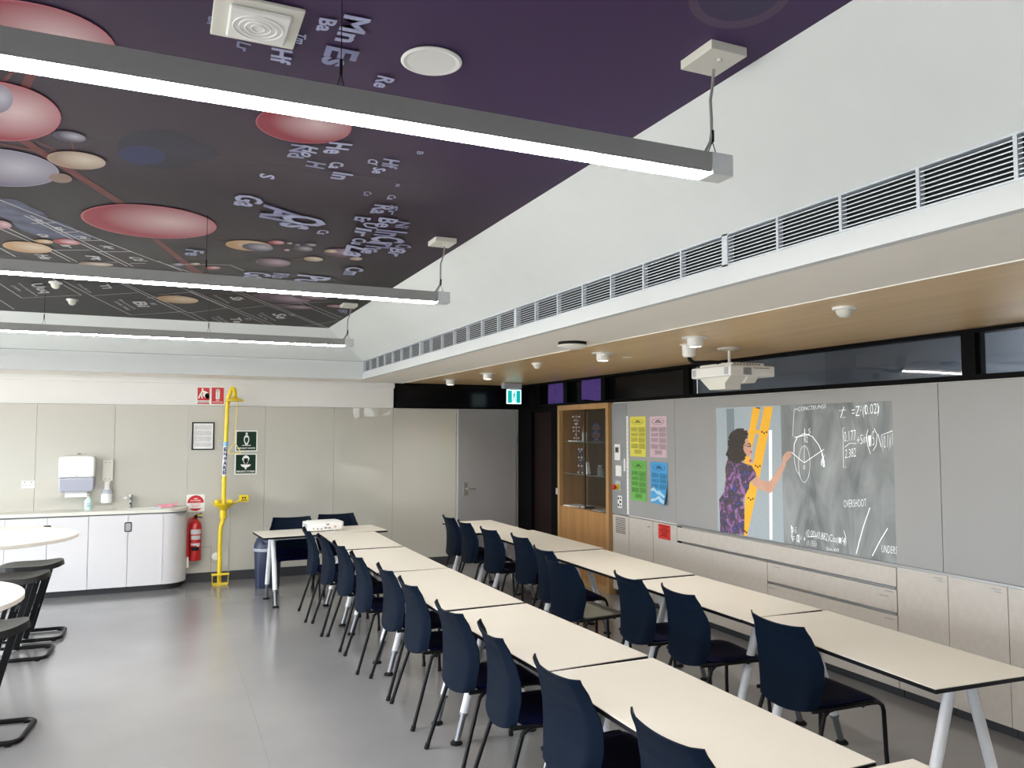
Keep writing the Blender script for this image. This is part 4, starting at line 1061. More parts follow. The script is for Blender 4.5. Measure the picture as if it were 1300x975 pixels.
# ================================================================== oak display cabinet
t = thing('display_cabinet','oak display cabinet with sliding glass doors against the right wall','cabinet',(4.41,7.985,0)); hy = .603
M = MB(); M.box(0,.46,-hy,-hy+.055,0,2.06); M.box(0,.46,hy-.055,hy,0,2.06); M.box(0,.46,-hy+.055,hy-.055,2.0,2.06); M.box(0,.46,-hy+.055,hy-.055,0,.07); M.box(.02,.45,-hy+.055,hy-.055,.83,.85)
build('carcass', M, 'oak_light', t, bevel=.002)
build('back_panel', MB().box(.40,.42,-hy+.055,hy-.055,.85,2.0), 'cabinet_back', t)
for y0,y1 in ((-hy+.057,-.0015),(.0015,hy-.057)): build('lower_door', MB().box(.006,.03,y0,y1,.072,.848), 'oak', t, bevel=.001)
mat('door_glass', (.01,.01,.01), .02, noise=.01, alpha=.16, spec=.5)
mat('shelf_glass', (.45,.55,.50), .05, noise=.01, alpha=.5)
build('sliding_glass', MB().box(.030,.036,-hy+.057,.03,.855,1.998), 'door_glass', t)
build('sliding_glass', MB().box(.045,.051,-.005,hy-.057,.855,1.998), 'door_glass', t)
M = MB(); M.box(.040,.054,-.012,-.004,.855,1.998); build('door_edge', M, 'ink_black', t)
for z_ in (1.625,1.243): build('glass_shelf', MB().box(.07,.398,-hy+.058,hy-.058,z_-.008,z_), 'shelf_glass', t)
S1, S2, S0 = 1.6255, 1.2435, .8505
t = thing('molecule_model','tall ball-and-stick spiral model of white balls on the top glass shelf','molecular model',(4.55,8.36,S1),0,None)
build('base', MB().lathe([(.10,0),(.10,.01),(.001,.01)],n=24), 'plastic_white', t); build('rod', MB().cyl((0,0,.01),(0,0,.32),.004,n=8), 'ball_white', t)
M = MB()
for k in range(14):
    a = k*1.15; z_ = .04+(k//2)*.043; p = (.0,.062*math.cos((k//2)*.9+(PI if k%2 else 0))*.9+.0,z_)
    M.lathe([(.001,-.013),(.009,-.009),(.013,0),(.009,.009),(.001,.013)],c=(.03*math.sin((k//2)*.9+(PI if k%2 else 0)),p[1],z_),n=10)
    M.cyl((0,0,z_),(.03*math.sin((k//2)*.9+(PI if k%2 else 0)),p[1],z_),.0025,n=6)
build('balls', M, 'ball_white', t)
t = thing('figurine','small rust-coloured twisted figurine on a white block, top shelf','figurine',(4.55,8.16,S1))
build('plinth', MB().box(-.025,.025,-.018,.018,0,.11), 'plastic_white', t, bevel=.003)
build('twist', MB().tube([(0,.03*math.sin(k*.8),.11+k*.018) for k in range(9)],[.012,.014,.010,.014,.011,.014,.010,.007,.003],8), 'figure_rust', t)
t = thing('helix_model','blue double helix model at the right of the top shelf','molecular model',(4.55,7.88,S1))
build('helix_strand', MB().tube([(.03*math.sin(k*.42),.075*math.cos(k*.42),.01+k*.0115) for k in range(19)],.008,8), 'ball_blue', t)
build('helix_strand', MB().tube([(.03*math.sin(k*.42+PI),.075*math.cos(k*.42+PI),.01+k*.0115) for k in range(19)],.008,8), 'ball_blue', t)
M = MB()
for k in range(1,18,2): M.cyl((.03*math.sin(k*.42),.075*math.cos(k*.42),.01+k*.0115),(-.03*math.sin(k*.42),-.075*math.cos(k*.42),.01+k*.0115),.004,n=6)
build('rungs', M, 'figure_rust', t)
t = thing('model_box','pale carton standing behind the blue helix model','box',(4.70,7.72,S1))
build('carton', MB().box(-.05,.05,-.10,.10,0,.25), 'paper_grey', t, bevel=.002); build('lid_flap', MB().box(-.052,.052,-.102,.102,.20,.252), 'plastic_white', t)
t = thing('molecule_model','small ring-shaped ball model in blue and white on the lower glass shelf','molecular model',(4.55,8.26,S2))
M = MB(); M2 = MB()
for r_,zc_ in ((0,.115),(1,.215)):
    pts = [(0,.042*math.cos(a),zc_+.048*math.sin(a)) for a in [PI/6+PI/3*i for i in range(6)]]
    for i,p in enumerate(pts):
        (M if i%2 else M2).lathe([(.001,-.013),(.009,-.009),(.013,0),(.009,.009),(.001,.013)],c=p,n=10); M2.cyl(p,pts[(i+1)%6],.004,n=6)
M2.cyl((0,0,.06),(0,-.05,.012),.004,n=6); M2.cyl((0,0,.06),(0,.05,.012),.004,n=6)
for p in ((0,-.05,.013),(0,.05,.013),(0,-.035,.29),(0,.035,.29)): M.lathe([(.001,-.013),(.009,-.009),(.013,0),(.009,.009),(.001,.013)],c=p,n=10)
M2.cyl((0,-.035,.29),(0,0,.262),.004,n=6); M2.cyl((0,.035,.29),(0,0,.262),.004,n=6)
build('white_balls', M, 'ball_white', t); build('blue_frame', M2, 'ball_blue', t)
t = thing('card_stand','leaning white printed card on the lower glass shelf','card',(4.55,8.09,S2))
build('card', MB().obox((0,0,.07),(.035,.05,.14),Matrix.Rotation(-.25,3,'X')), 'paper_white', t); build('foot', MB().box(-.03,.03,-.03,.03,0,.006), 'plastic_grey', t)
t = thing('glass_jar','small clear jar at the right end of the lower glass shelf','jar',(4.55,7.79,S2))
build('jar_body', MB().lathe([(.035,0),(.037,.01),(.037,.08),(.028,.10),(.028,.105),(.001,.105)],n=20), 'jar_glass', t); build('jar_lid', MB().lathe([(.030,.105),(.030,.118),(.001,.118)],n=20), 'plastic_grey', t)
tag(build('pamphlet', MB().box(-.10,.10,-.14,.14,0,.012), 'paper_white', loc=(4.56,8.36,S0), rot=.2, bevel=.002), 'white booklet on the cabinet floor, left end', 'booklet')
tag(build('pamphlet', MB().box(-.09,.09,-.13,.13,0,.010), 'paper_grey', loc=(4.56,7.74,S0), rot=-.15, bevel=.002), 'grey booklet on the cabinet floor, right end', 'booklet')
t = thing('marker_pen','dark marker pen with pale cap on the cabinet floor','pen',(4.54,8.05,S0),.5)
build('barrel', MB().cyl((0,-.08,.010),(0,.05,.010),.010,n=14), 'ink_black', t); build('cap', MB().cyl((0,.05,.010),(0,.10,.010),.011,n=14), 'plastic_white', t)

# ================================================================== far wall signs
def sign(name, label, cat, x0, x1, z0, z1, base='sign_white', group=None, th=.004, y=YF-.012):
    t = thing(name,label,cat,((x0+x1)/2,y,(z0+z1)/2),0,group)
    w, h = (x1-x0)/2, (z1-z0)/2
    b = build('board', MB().box(-w,w,-th,0,-h,h), base, t, bevel=.003, seg=2)
    return t, w, h, -th-.0004
def flat(M, pts, y, m=0): M.face([(a,y,b) for a,b in pts], m)
def rect(M, x0,x1,z0,z1,y,m=0): flat(M,[(x0,z0),(x1,z0),(x1,z1),(x0,z1)],y,m)
def line(M, s, xc, z, w, h, y, m=0, bold=.02): write(M, s, (xc-w/2,y,z), (w,0,0), (0,0,h), m, bold)
def ell(M, cx, cz, rx, rz, y, m=0, n=24): flat(M,[(cx+rx*math.cos(2*PI*k/n),cz+rz*math.sin(2*PI*k/n)) for k in range(n)],y,m)
yu = YF-.012
t,w,h,y = sign('fire_sign','red fire blanket sign with a figure, left of the two red signs','sign',.333,.482,2.055,2.265,group=None,y=yu)
M = MB(); rect(M,-.066,.066,-.055,.094,y); rect(M,-.066,.066,-.098,-.082,y)
build('red_field', M, 'sign_red', t)
M = MB(); y-=.0004
ell(M,-.012,.075,.011,.012,y)
for P in [[(-.018,.064),(.000,.060),(-.022,.020),(-.040,.020)],[(-.040,.022),(-.022,.022),(-.045,-.032),(-.060,-.032)],[(-.034,.022),(-.020,.024),(-.006,-.032),(-.020,-.030)],[(-.006,.060),(.020,.052),(.055,.035),(.040,.026),(.025,.025),(.026,-.025),(.014,-.020),(-.008,.005),(-.004,.040)]]: flat(M,P,y)
build('white_figure', M, 'sign_white', t)
M = MB(); ell(M,.040,.000,.026,.030,y-.0003); rect(M,.028,.064,-.033,.006,y-.0003); line(M,'FIRE BLANKET',0,-.075,.12,.012,y-.0003); build('black_print', M, 'ink_black', t)
t,w,h,y = sign('fire_sign','red fire extinguisher sign with white cylinder, right of the two red signs','sign',.488,.640,2.055,2.268,y=yu)
M = MB(); rect(M,-.068,.068,-.096,.097,y); build('red_field', M, 'sign_red', t)
y-=.0004; M = MB(); rect(M,-.022,.022,-.035,.065,y); ell(M,0,.065,.022,.014,y); ell(M,0,-.035,.022,.006,y); line(M,'FIRE',0,-.060,.035,.011,y); line(M,'EXTINGUISHER',0,-.080,.115,.012,y); build('white_print', M, 'sign_white', t)
M = MB(); rect(M,-.008,.006,-.03,.06,y-.0003); build('grey_stripe', M, 'paper_grey', t)
t = thing('framed_notice','black framed typed notice between the soap dispenser and the shower','framed notice',(.414,YF-.012,1.688))
w, h = .121, .161; M = MB(); f = .013
M.box(-w,w,-.018,0,h-f,h); M.box(-w,w,-.018,0,-h,-h+f); M.box(-w,-w+f,-.018,0,-h+f,h-f); M.box(w-f,w,-.018,0,-h+f,h-f); build('frame', M, 'ink_black', t, bevel=.002)
build('page', MB().box(-w+f,w-f,-.008,0,-h+f,h-f), 'paper_white', t)
M = MB(); rr = random.Random(4)
for k in range(26):
    z_ = .125-k*.0098
    if k in (0,6,13,20): continue
    x = -.09
    while x < .085:
        x2 = min(.092, x+rr.uniform(.012,.035)); rect(M,x,x2,z_,z_+.004,-.0085); x = x2+.005
build('printing', M, 'ink_grey', t)
t,w,h,y = sign('shower_sign','dark green emergency shower sign, upper of the two green signs','sign',.772,1.023,1.503,1.753,y=yu)
M = MB(); rect(M,-.112,.112,-.112,.112,y); build('green_field', M, 'sign_green', t)
y-=.0004; M = MB(); ell(M,0,.088,.013,.013,y); ell(M,0,.060,.020,.012,y)
flat(M,[(-.028,.052),(.028,.052),(.032,.01),(.022,-.02),(.014,-.045),(-.014,-.045),(-.022,-.02),(-.032,.01)],y)
rect(M,-.050,.050,-.056,-.048,y); line(M,'EMERGENCY SHOWER',0,-.095,.205,.020,y)
build('white_print', M, 'sign_white', t)
M = MB(); flat(M,[(-.016,.042),(.016,.042),(.020,.01),(.006,-.035),(0,-.01),(-.006,-.035),(-.020,.01)],y-.0003); build('green_core', M, 'sign_green', t)
t,w,h,y = sign('eyewash_sign','dark green emergency eye wash sign, lower of the two green signs','sign',.769,1.020,1.231,1.478,y=yu)
M = MB(); rect(M,-.112,.112,-.111,.111,y); build('green_field', M, 'sign_green', t)
y-=.0004; M = MB(); ell(M,0,.060,.040,.042,y); ell(M,0,.028,.028,.028,y); flat(M,[(-.060,-.005),(.060,-.005),(.045,-.028),(.012,-.042),(.008,-.062),(-.008,-.062),(-.012,-.042),(-.045,-.028)],y); line(M,'EMERGENCY EYE WASH',0,-.097,.205,.020,y)
build('white_print', M, 'sign_white', t)
M = MB(); rect(M,-.026,.026,.052,.068,y-.0003); ell(M,0,.020,.018,.018,y-.0003); build('green_core', M, 'sign_green', t)
t,w,h,y = sign('round_red_notice','square white notice with a red circle above the fire extinguisher','sign',.253,.449,.813,1.011,y=yu)
M = MB(); R_ = .090
def seg_(a0,a1,n=20): return [(R_*math.cos(a0+(a1-a0)*k/n),R_*math.sin(a0+(a1-a0)*k/n)) for k in range(n+1)]
flat(M,seg_(.02,PI-.02),y); flat(M,seg_(PI+.75,2*PI-.75),y); build('red_circle', M, 'sign_red', t)
y-=.0004; M = MB(); line(M,'ABE',0,.045,.045,.014,y); line(M,'POWDER',0,.022,.11,.014,y); 
M2 = MB(); [rect(M2,-.06+.01*k,.06-.008*k,-.014-k*.013,-.008-k*.013,y) for k in range(3)]
build('white_print', M, 'sign_white', t); build('red_print', M2, 'ink_pink', t)
M = MB(); M.tube([(.60+.028*math.cos(a),YF-.015,1.60+.035*math.sin(a)) for a in [PI*(.3+1.4*i/16) for i in range(17)]],.002,6); tag(build('wire_loop', M, 'plastic_ivory'), 'thin pale loop on the wall left of the shower pole', 'wire')
M = MB(); M.lathe([(.045,0),(.045,-.012),(.02,-.02),(.001,-.02)],c=(.585,YF-.012,.285),axis='Y',n=24); tag(build('cover_disc', M, 'plastic_white'), 'round white cap on the wall behind the base of the shower pole', 'cap')
M = MB(); z0,z1 = .115,.405
M.box(.46,.533,yu-.0015,yu,z1-.003,z1); M.box(.530,.533,yu-.0015,yu,z0,z1); M.box(.262,.46,yu-.0015,yu,z1-.003,z1); M.box(.262,.53,yu-.001,yu,z0,z1-.003,1)
tag(build('access_hatch', M, ['seam_dark','glass_board']), 'small square access hatch low on the wall behind the extinguisher', 'hatch')
M = MB(); M.tube([(.725,YF-.018,.10),(.72,YF-.018,.9)],.003,6); tag(build('thin_pipe', M, 'plastic_white'), 'thin pale cable down the wall right of the shower pole', 'cable')

# ---- fire extinguisher
t = thing('fire_extinguisher','red fire extinguisher hung on the wall at the end of the counter','fire extinguisher',(.355,YF-.10,.27))
build('cylinder', MB().lathe([(.062,0),(.066,.015),(.066,.38),(.058,.42),(.038,.445),(.026,.455),(.026,.47),(.001,.47)],n=32), 'ext_red', t)
M = MB()
for (a0,a1,z0,z1) in ((-2.5,-.6,.30,.355),(-2.4,-.7,.24,.285),(-2.4,-.8,.175,.20),(-1.35,-.9,.16,.19)):
    n = 10
    for k in range(n):
        a,b = a0+(a1-a0)*k/n,a0+(a1-a0)*(k+1)/n
        M.face([(.0666*math.cos(a),.0666*math.sin(a),z0),(.0666*math.cos(b),.0666*math.sin(b),z0),(.0666*math.cos(b),.0666*math.sin(b),z1),(.0666*math.cos(a),.0666*math.sin(a),z1)])
build('labels', M, 'paper_grey', t)
M = MB(); n = 8
for k in range(n):
    a,b = -2.3+1.3*k/n,-2.3+1.3*(k+1)/n
    M.face([(.0666*math.cos(a),.0666*math.sin(a),.115),(.0666*math.cos(b),.0666*math.sin(b),.115),(.0666*math.cos(b),.0666*math.sin(b),.16),(.0666*math.cos(a),.0666*math.sin(a),.16)])
build('black_label', M, 'ink_black', t)
M = MB(); M.cyl((0,0,.47),(0,0,.505),.016,n=14); M.tube([(-.02,0,.50),(.02,-.01,.52),(.06,-.03,.535)],.006,8); M.tube([(-.02,0,.495),(.03,-.01,.49),(.065,-.03,.485)],.006,8); build('valve_handle', M, 'black_rubber', t)
build('yellow_tag', MB().obox((.035,-.03,.515),(.035,.012,.018),Matrix.Rotation(.2,3,'Z')), 'yellow_paint', t, bevel=.003)
M = MB(); M.tube([(-.02,-.01,.49),(-.055,-.03,.47),(-.080,-.045,.40),(-.082,-.05,.20),(-.080,-.05,.05)],.014,10); build('hose', M, 'ext_red', t)
build('nozzle', MB().cyl((-.080,-.05,.05),(-.078,-.05,-.07),.010,.016,n=14), 'plastic_white', t)
build('wall_bracket', MB().box(-.03,.03,.06,.088,.20,.42), 'satin_steel', t)

# ---- emergency shower and eye wash
t = thing('emergency_shower','tall yellow emergency shower and eye wash station on the floor','emergency shower',(.615,9.65,0))
M = MB()
M.tube([(0,0,.02),(0,0,.60),(.004,0,.66),(.022,0,.71),(.025,0,.76),(.028,0,.9),(.028,0,1.2),(.045,0,2.06),(.052,0,2.13),(.075,-.01,2.21),(.095,-.03,2.245),(.11,-.06,2.235),(.118,-.09,2.18),(.118,-.10,2.14)],[.024]*3+[.026]*3+[.024]*8,16)
build('pole', M, 'yellow_paint', t)
M = MB(); M.cyl((.028,0,1.16),(.028,0,1.19),.029,n=18); M.cyl((.047,0,2.06),(.049,0,2.09),.029,n=18); M.cyl((.026,0,.745),(.026,0,.84),.040,n=18); build('pipe_joints', M, 'yellow_paint', t)
build('shower_head', MB().lathe([(.02,.045),(.035,.035),(.075,.022),(.102,.004),(.103,-.004),(.09,-.006),(.001,-.004)],c=(.118,-.10,2.095),n=36), 'yellow_paint', t)
build('eyewash_bowl', MB().lathe([(.035,.84),(.055,.86),(.10,.895),(.125,.915),(.128,.925),(.115,.925),(.06,.90),(.001,.895)],c=(.026,-.02,0),n=36), 'yellow_paint', t)
M = MB()
for x in (-.04,.10): M.lathe([(.030,.925),(.032,.95),(.022,.962),(.001,.965)],c=(x,-.03,0),n=20)
build('spray_heads', M, 'yellow_paint', t)
M = MB(); M.tube([(.09,0,.90),(.15,0,.915),(.21,0,.95)],.010,8); build('push_lever', M, 'yellow_paint', t)
p = build('push_plate', MB().box(.195,.300,-.012,-.002,.925,1.005), 'yellow_paint', t, bevel=.004)
M = MB(); ell(M,.235,.975,.010,.010,-.013); ell(M,.262,.975,.010,.010,-.013); rect(M,.215,.285,.940,.948,-.013); rect(M,.225,.275,.955,.960,-.013); build('pictogram', M, 'ink_black', p)
M = MB(); M.tube([(.150,-.09,2.09),(.137,-.06,1.90),(.130,-.06,1.62)],.006,8); build('pull_rod', M, 'yellow_pale', t)
build('pull_triangle', MB().tube([(.130,-.06,1.62),(.200,-.06,1.50),(.192,-.06,1.490),(.068,-.06,1.488),(.060,-.06,1.50)],.0065,8,closed=True), 'yellow_pale', t)
M = MB(); M.tube([(.0286,0,1.232),(.0345,0,1.53),(.0363,0,1.62)],.0256,18); sl = build('sticker', M, 'sign_white', t)
build('sticker_top', MB().tube([(.0353,0,1.57),(.0364,0,1.622)],.0262,18), 'sticker_blue', sl)
M = MB(); s_ = 'ENWARE'
# letters run down the pole wrapped on its front; each glyph is cut into strips and bent round the tube
def cut_glyph(ch):
    V, F = glyphs(ch, .055); bm = bmesh.new(); vs = [bm.verts.new((x,y,0)) for x,y in V]
    for f in F:
        try: bm.faces.new([vs[i] for i in f])
        except ValueError: pass
    for k in range(1,12):
        bmesh.ops.bisect_plane(bm, geom=bm.verts[:]+bm.edges[:]+bm.faces[:], plane_co=(k/12,0,0), plane_no=(1,0,0))
    bm.verts.index_update()
    out = ([(v.co.x,v.co.y) for v in bm.verts], [tuple(v.index for v in f.verts) for f in bm.faces]); bm.free(); return out
for i, ch in enumerate(s_):
    V, F = cut_glyph(ch); zt = 1.556-i*.0525; W_ = .044
    vs = []
    for x, y_ in V:
        a = -PI/2+(x-.5)*W_/.026 - .07; xc = .0286+(zt-1.232)*.0198
        vs.append((xc+.0266*math.cos(a), .0266*math.sin(a), zt-.042+y_*.042))
    M.add(vs, F)
build('lettering', M, 'ink_navy', sl)
M = MB(); M.box(-.075,.085,-.085,.06,0,.008); build('base_plate', M, 'yellow_paint', t, bevel=.002)
M = MB(); M.tube([(-.08,-.08,.02),(-.08,-.08,.115),(.09,-.08,.125),(.09,-.08,.02)],.008,8,closed=True); M.obox((.005,-.085,.125),(.19,.045,.008),Matrix.Rotation(.25,3,'X')); build('foot_pedal', M, 'yellow_paint', t)

# ---- dispensers and small things over the sink
t = thing('towel_dispenser','white and translucent paper towel dispenser on the wall over the counter','paper towel dispenser',(-.855,YF-.012,1.09))
build('cover', MB().prism([(-.168,.155),(.168,.155),(.172,.36),(.155,.385),(-.155,.385),(-.172,.36)],-.21,0,'XZ'), 'plastic_white', t, bevel=.014, seg=3)
build('lower_tray', MB().prism([(-.150,.0),(.150,.0),(.168,.03),(.170,.152),(-.170,.152),(-.168,.03)],-.20,0,'XZ'), 'smoke_plastic', t, bevel=.014, seg=3)
M = MB(); M.box(-.11,.10,-.14,-.135,-.06,.01); build('paper_towel', M, 'paper_white', t)
build('key_slot', MB().box(-.012,.012,-.213,-.209,.172,.178), 'ink_grey', t); tag(build('wall_clip', MB().box(-.87,-.84,yu-.02,yu,1.485,1.505), 'ink_grey', bevel=.003), 'small dark clip on the wall above the towel dispenser', 'clip')
t = thing('soap_dispenser','slim white soap dispenser right of the paper towel dispenser','soap dispenser',(-.565,YF-.012,.955))
build('back_plate', MB().box(-.055,.055,-.035,0,.235,.475), 'plastic_ivory', t, bevel=.008, seg=3)
M = MB(); M.lathe([(.058,0),(.060,.02),(.060,.10),(.052,.135),(.030,.155),(.024,.20),(.001,.20)],c=(0,-.06,.0),n=28,sy=.8); build('bottle_holder', M, 'plastic_white', t)
build('grey_collar', MB().lathe([(.061,.10),(.0615,.125),(.053,.145)],c=(0,-.06,0),n=28,sy=.8), 'plastic_grey', t)
build('push_button', MB().box(-.024,.024,-.085,-.03,.165,.225), 'plastic_white', t, bevel=.008)
M = MB(); [M.lathe([(.006,-.036),(.005,-.039),(.001,-.039)],c=(x,0,z),axis='Y',n=10) for x in (-.022,.022) for z in (.26,.44)]; build('screws', M, 'ink_grey', t)
build('wall_mount', MB().box(-.03,.03,-.05,0,.02,.24), 'plastic_ivory', t)
t = thing('power_socket','white double power socket on the glass panel above the counter','power socket',(-1.325,YF-.012,1.17))
build('plate', MB().box(-.062,.062,-.010,0,-.042,.042), 'plastic_white', t, bevel=.004)
M = MB(); [M.box(x+a,x+a+.006,-.0108,-.0098,-.012,.002) for x in (-.036,.028) for a in (-.010,.008)]; [M.box(x-.006,x+.006,-.012,-.010,.018,.032) for x in (-.03,.03)]; build('sockets', M, 'ink_grey', t)
M = MB(); M.box(-.475,-.375,yu-.02,yu,.998,1.004); M.box(-.40,-.365,yu-.03,yu,.985,1.012); tag(build('wall_hook', M, 'plastic_white', bevel=.002), 'small white bracket on the glass beside the tap', 'bracket')

# ================================================================== white counter with a rounded end
base_c = (-1.9,YF-.012,0)
t = thing('counter_unit','long white counter with doors and a rounded right end','counter',(0,0,0))
yf = 9.497; xe = .262; rr_ = .245; xl = -3.6; yb_ = YF-.013
arc_ = [(xe-rr_+rr_*math.sin(a), yf+rr_-rr_*math.cos(a)) for a in [PI/2*i/12 for i in range(13)]]
def off(d): 
    r = rr_-d
    return [(xe-rr_+r*math.sin(a), yf+rr_-r*math.cos(a)) for a in [PI/2*i/12 for i in range(13)]]
M = MB(); P = [(xl,yf+.018)]+off(.018)+[(xe-.018,yb_),(xl,yb_)]
M.prism(P,.075,.838,'XY'); build('carcass', M, 'cab_white', t)
M = MB(); P = [(xl,yf+.07)]+off(.07)+[(xe-.07,yb_),(xl,yb_)]
M.prism(P,0,.075,'XY'); build('toe_kick', M, 'black_skirting', t)
M = MB(); in_ = off(.016); n = 12
V = [(x,y,.072) for x,y in arc_]+[(xe,yb_,.072)]; V2 = [(x,y,.838) for x,y in arc_]+[(xe,yb_,.838)]
I = [(x,y,.072) for x,y in in_]+[(xe-.016,yb_,.072)]; I2 = [(x,y,.838) for x,y in in_]+[(xe-.016,yb_,.838)]
k = len(V); M.add(V+V2+I+I2, [(i,i+1,k+i+1,k+i) for i in range(k-1)]+[(2*k+i+1,2*k+i,3*k+i,3*k+i+1) for i in range(k-1)]+[(i+1,i,2*k+i,2*k+i+1) for i in range(k-1)]+[(k+i,k+i+1,3*k+i+1,3*k+i) for i in range(k-1)]+[(0,k,3*k,2*k)],0,True)
build('curved_end_panel', M, 'cab_white', t)
xj = [xl,-3.0,-2.61,-2.23,-1.85,-1.47,-1.092,-.711,-.333,.015]
for i in range(len(xj)-1):
    dr = build('door', MB().box(xj[i]+.0025,xj[i+1]-.0025,yf-.002,yf+.016,.072,.838), 'cab_white', t, bevel=.0015)
for x in (-2.61,-1.85,-1.092,-.333):
    M = MB(); pts = []
    for cx,cz,a0 in ((.022,.038,0),(-.022,.038,PI/2),(-.022,-.038,PI),(.022,-.038,1.5*PI)):
        pts += [(cx+.014*math.cos(a0+PI/2*q/4), cz+.014*math.sin(a0+PI/2*q/4)) for q in range(5)]
    M.prism([(x+a,.71+b) for a,b in pts], yf-.006, yf-.002,'XZ',0)
    h = build('pull_cup', M, 'ink_black', t)
    if x > -1.0:
        M = MB(); M.prism([(x+a*.74,.71+b*.8) for a,b in pts], yf-.0075, yf-.006,'XZ',0); build('pull_plate', M, 'satin_steel', h)
# worktop with a sink opening
hole = []
for cx,cy,a0 in ((-.05,9.74,0),(-.45,9.74,PI/2),(-.45,9.62,PI),(-.05,9.62,1.5*PI)):
    hole += [(cx+.035*math.cos(a0+PI/2*q/4), cy+.035*math.sin(a0+PI/2*q/4)) for q in range(5)]
outer = [(xl,yf-.004)]+[(x+.004*math.sin(PI/2*i/12),y-.004*math.cos(PI/2*i/12)) for i,(x,y) in enumerate(arc_)]+[(xe+.004,yb_),(xl,yb_)]
from mathutils.geometry import tessellate_polygon
tri = tessellate_polygon([[Vector((x,y,0)) for x,y in outer],[Vector((x,y,0)) for x,y in hole]])
A = outer+hole; nA = len(A); no = len(outer); nh = len(hole)
M = MB(); V = [(x,y,.852) for x,y in A]+[(x,y,.888) for x,y in A]
F = [tuple(f) for f in tri]+[tuple(nA+i for i in f) for f in tri]+[(i,(i+1)%no,nA+(i+1)%no,nA+i) for i in range(no)]+[(no+i,no+(i+1)%nh,nA+no+(i+1)%nh,nA+no+i) for i in range(nh)]
M.add(V,F); wt = build('worktop', M, 'plastic_ivory', t, bevel=.002)
M = MB(); hb = [(x*.92-.02,9.68+(y-9.68)*.8) for x,y in hole]
V = [(x,y,.852) for x,y in hole]+[(x,y,.74) for x,y in hb]
M.add(V,[(i,(i+1)%nh,nh+(i+1)%nh,nh+i) for i in range(nh)]+[tuple(range(nh,2*nh))],0,True); build('sink_bowl', M, 'satin_steel', t)
M = MB(); M.box(xl,xe-.02,yf+.012,yb_-.001,.840,.851); build('shadow_gap', M, 'shadow_box', t)
t = thing('sink_tap','short chrome cylinder tap on the counter at the sink','tap',(-.325,9.805,.888))
build('tap_body', MB().lathe([(.026,0),(.026,.006),(.021,.010),(.021,.11),(.024,.115),(.024,.145),(.001,.148)],n=24), 'chrome', t)
build('spout', MB().tube([(0,-.015,.075),(0,-.07,.07),(0,-.10,.055)],.010,12), 'chrome', t)
t = thing('soap_bottle','clear green pump soap bottle under the towel dispenser','bottle',(-.745,9.77,.888))
build('bottle', MB().lathe([(.034,0),(.036,.01),(.036,.095),(.026,.115),(.014,.122),(.001,.122)],n=24,sy=.75), 'clear_soap', t)
M = MB(); M.cyl((0,0,.122),(0,0,.165),.006,n=10); M.lathe([(.016,.12),(.015,.14),(.008,.145),(.001,.145)],n=16); M.box(-.012,.012,-.045,.012,.163,.175); build('pump', M, 'plastic_white', t, bevel=.002)
M = MB(); M.box(-.018,.018,-.0280,-.0275,.04,.05); M.box(-.014,.014,-.0280,-.0275,.062,.070); build('label_print', M, 'ink_grey', t)
t = thing('rubber_gloves','pink rubber gloves lying on the counter by the sink','gloves',(.04,9.72,.888),.1)
M = MB(); M.tube([(-.10,0,.010),(-.03,.005,.016),(.05,0,.014)],[.014,.022,.018],10)
for k,(dx,dy,dz) in enumerate([(.05,.03,.012),(.07,.012,.03),(.07,-.01,.035),(.055,-.03,.01),(.02,-.05,.006)]): M.tube([(.045,.0,.014),(.06+dx*.4,dy*.6,.016+dz*.4),(.05+dx,dy,.012+dz)],[.011,.009,.006],8)
build('fingers', M, 'glove_pink', t)
tag(build('blue_cloth', MB().shell(lambda u,v: (-.06+.10*u,-.03+.06*v,.006+.006*math.sin(7*u+3*v)),8,8,.005), 'glove_blue', loc=(-.055,9.60,.889)), 'small pale blue cloth beside the pink gloves', 'cloth')

# ================================================================== bin
t = thing('swing_bin','dark blue swing-top bin behind the front desk','bin',(1.10,9.28,0))
build('body', MB().lathe([(.125,0),(.130,.005),(.150,.40),(.158,.405),(.158,.44),(.150,.442),(.001,.442)],n=32,sx=1.0,sy=.85), 'bin_navy', t)
build('rim_band', MB().lathe([(.160,.405),(.162,.41),(.162,.435),(.160,.44)],n=32,sy=.86), 'bin_band', t)
build('lid', MB().lathe([(.156,.442),(.150,.48),(.125,.54),(.085,.575),(.03,.588),(.001,.588)],n=32,sy=.85), 'bin_navy', t)
M = MB(); M.obox((0,-.095,.52),(.16,.006,.075),Matrix.Rotation(-.75,3,'X')); build('flap', M, 'bin_navy', t)

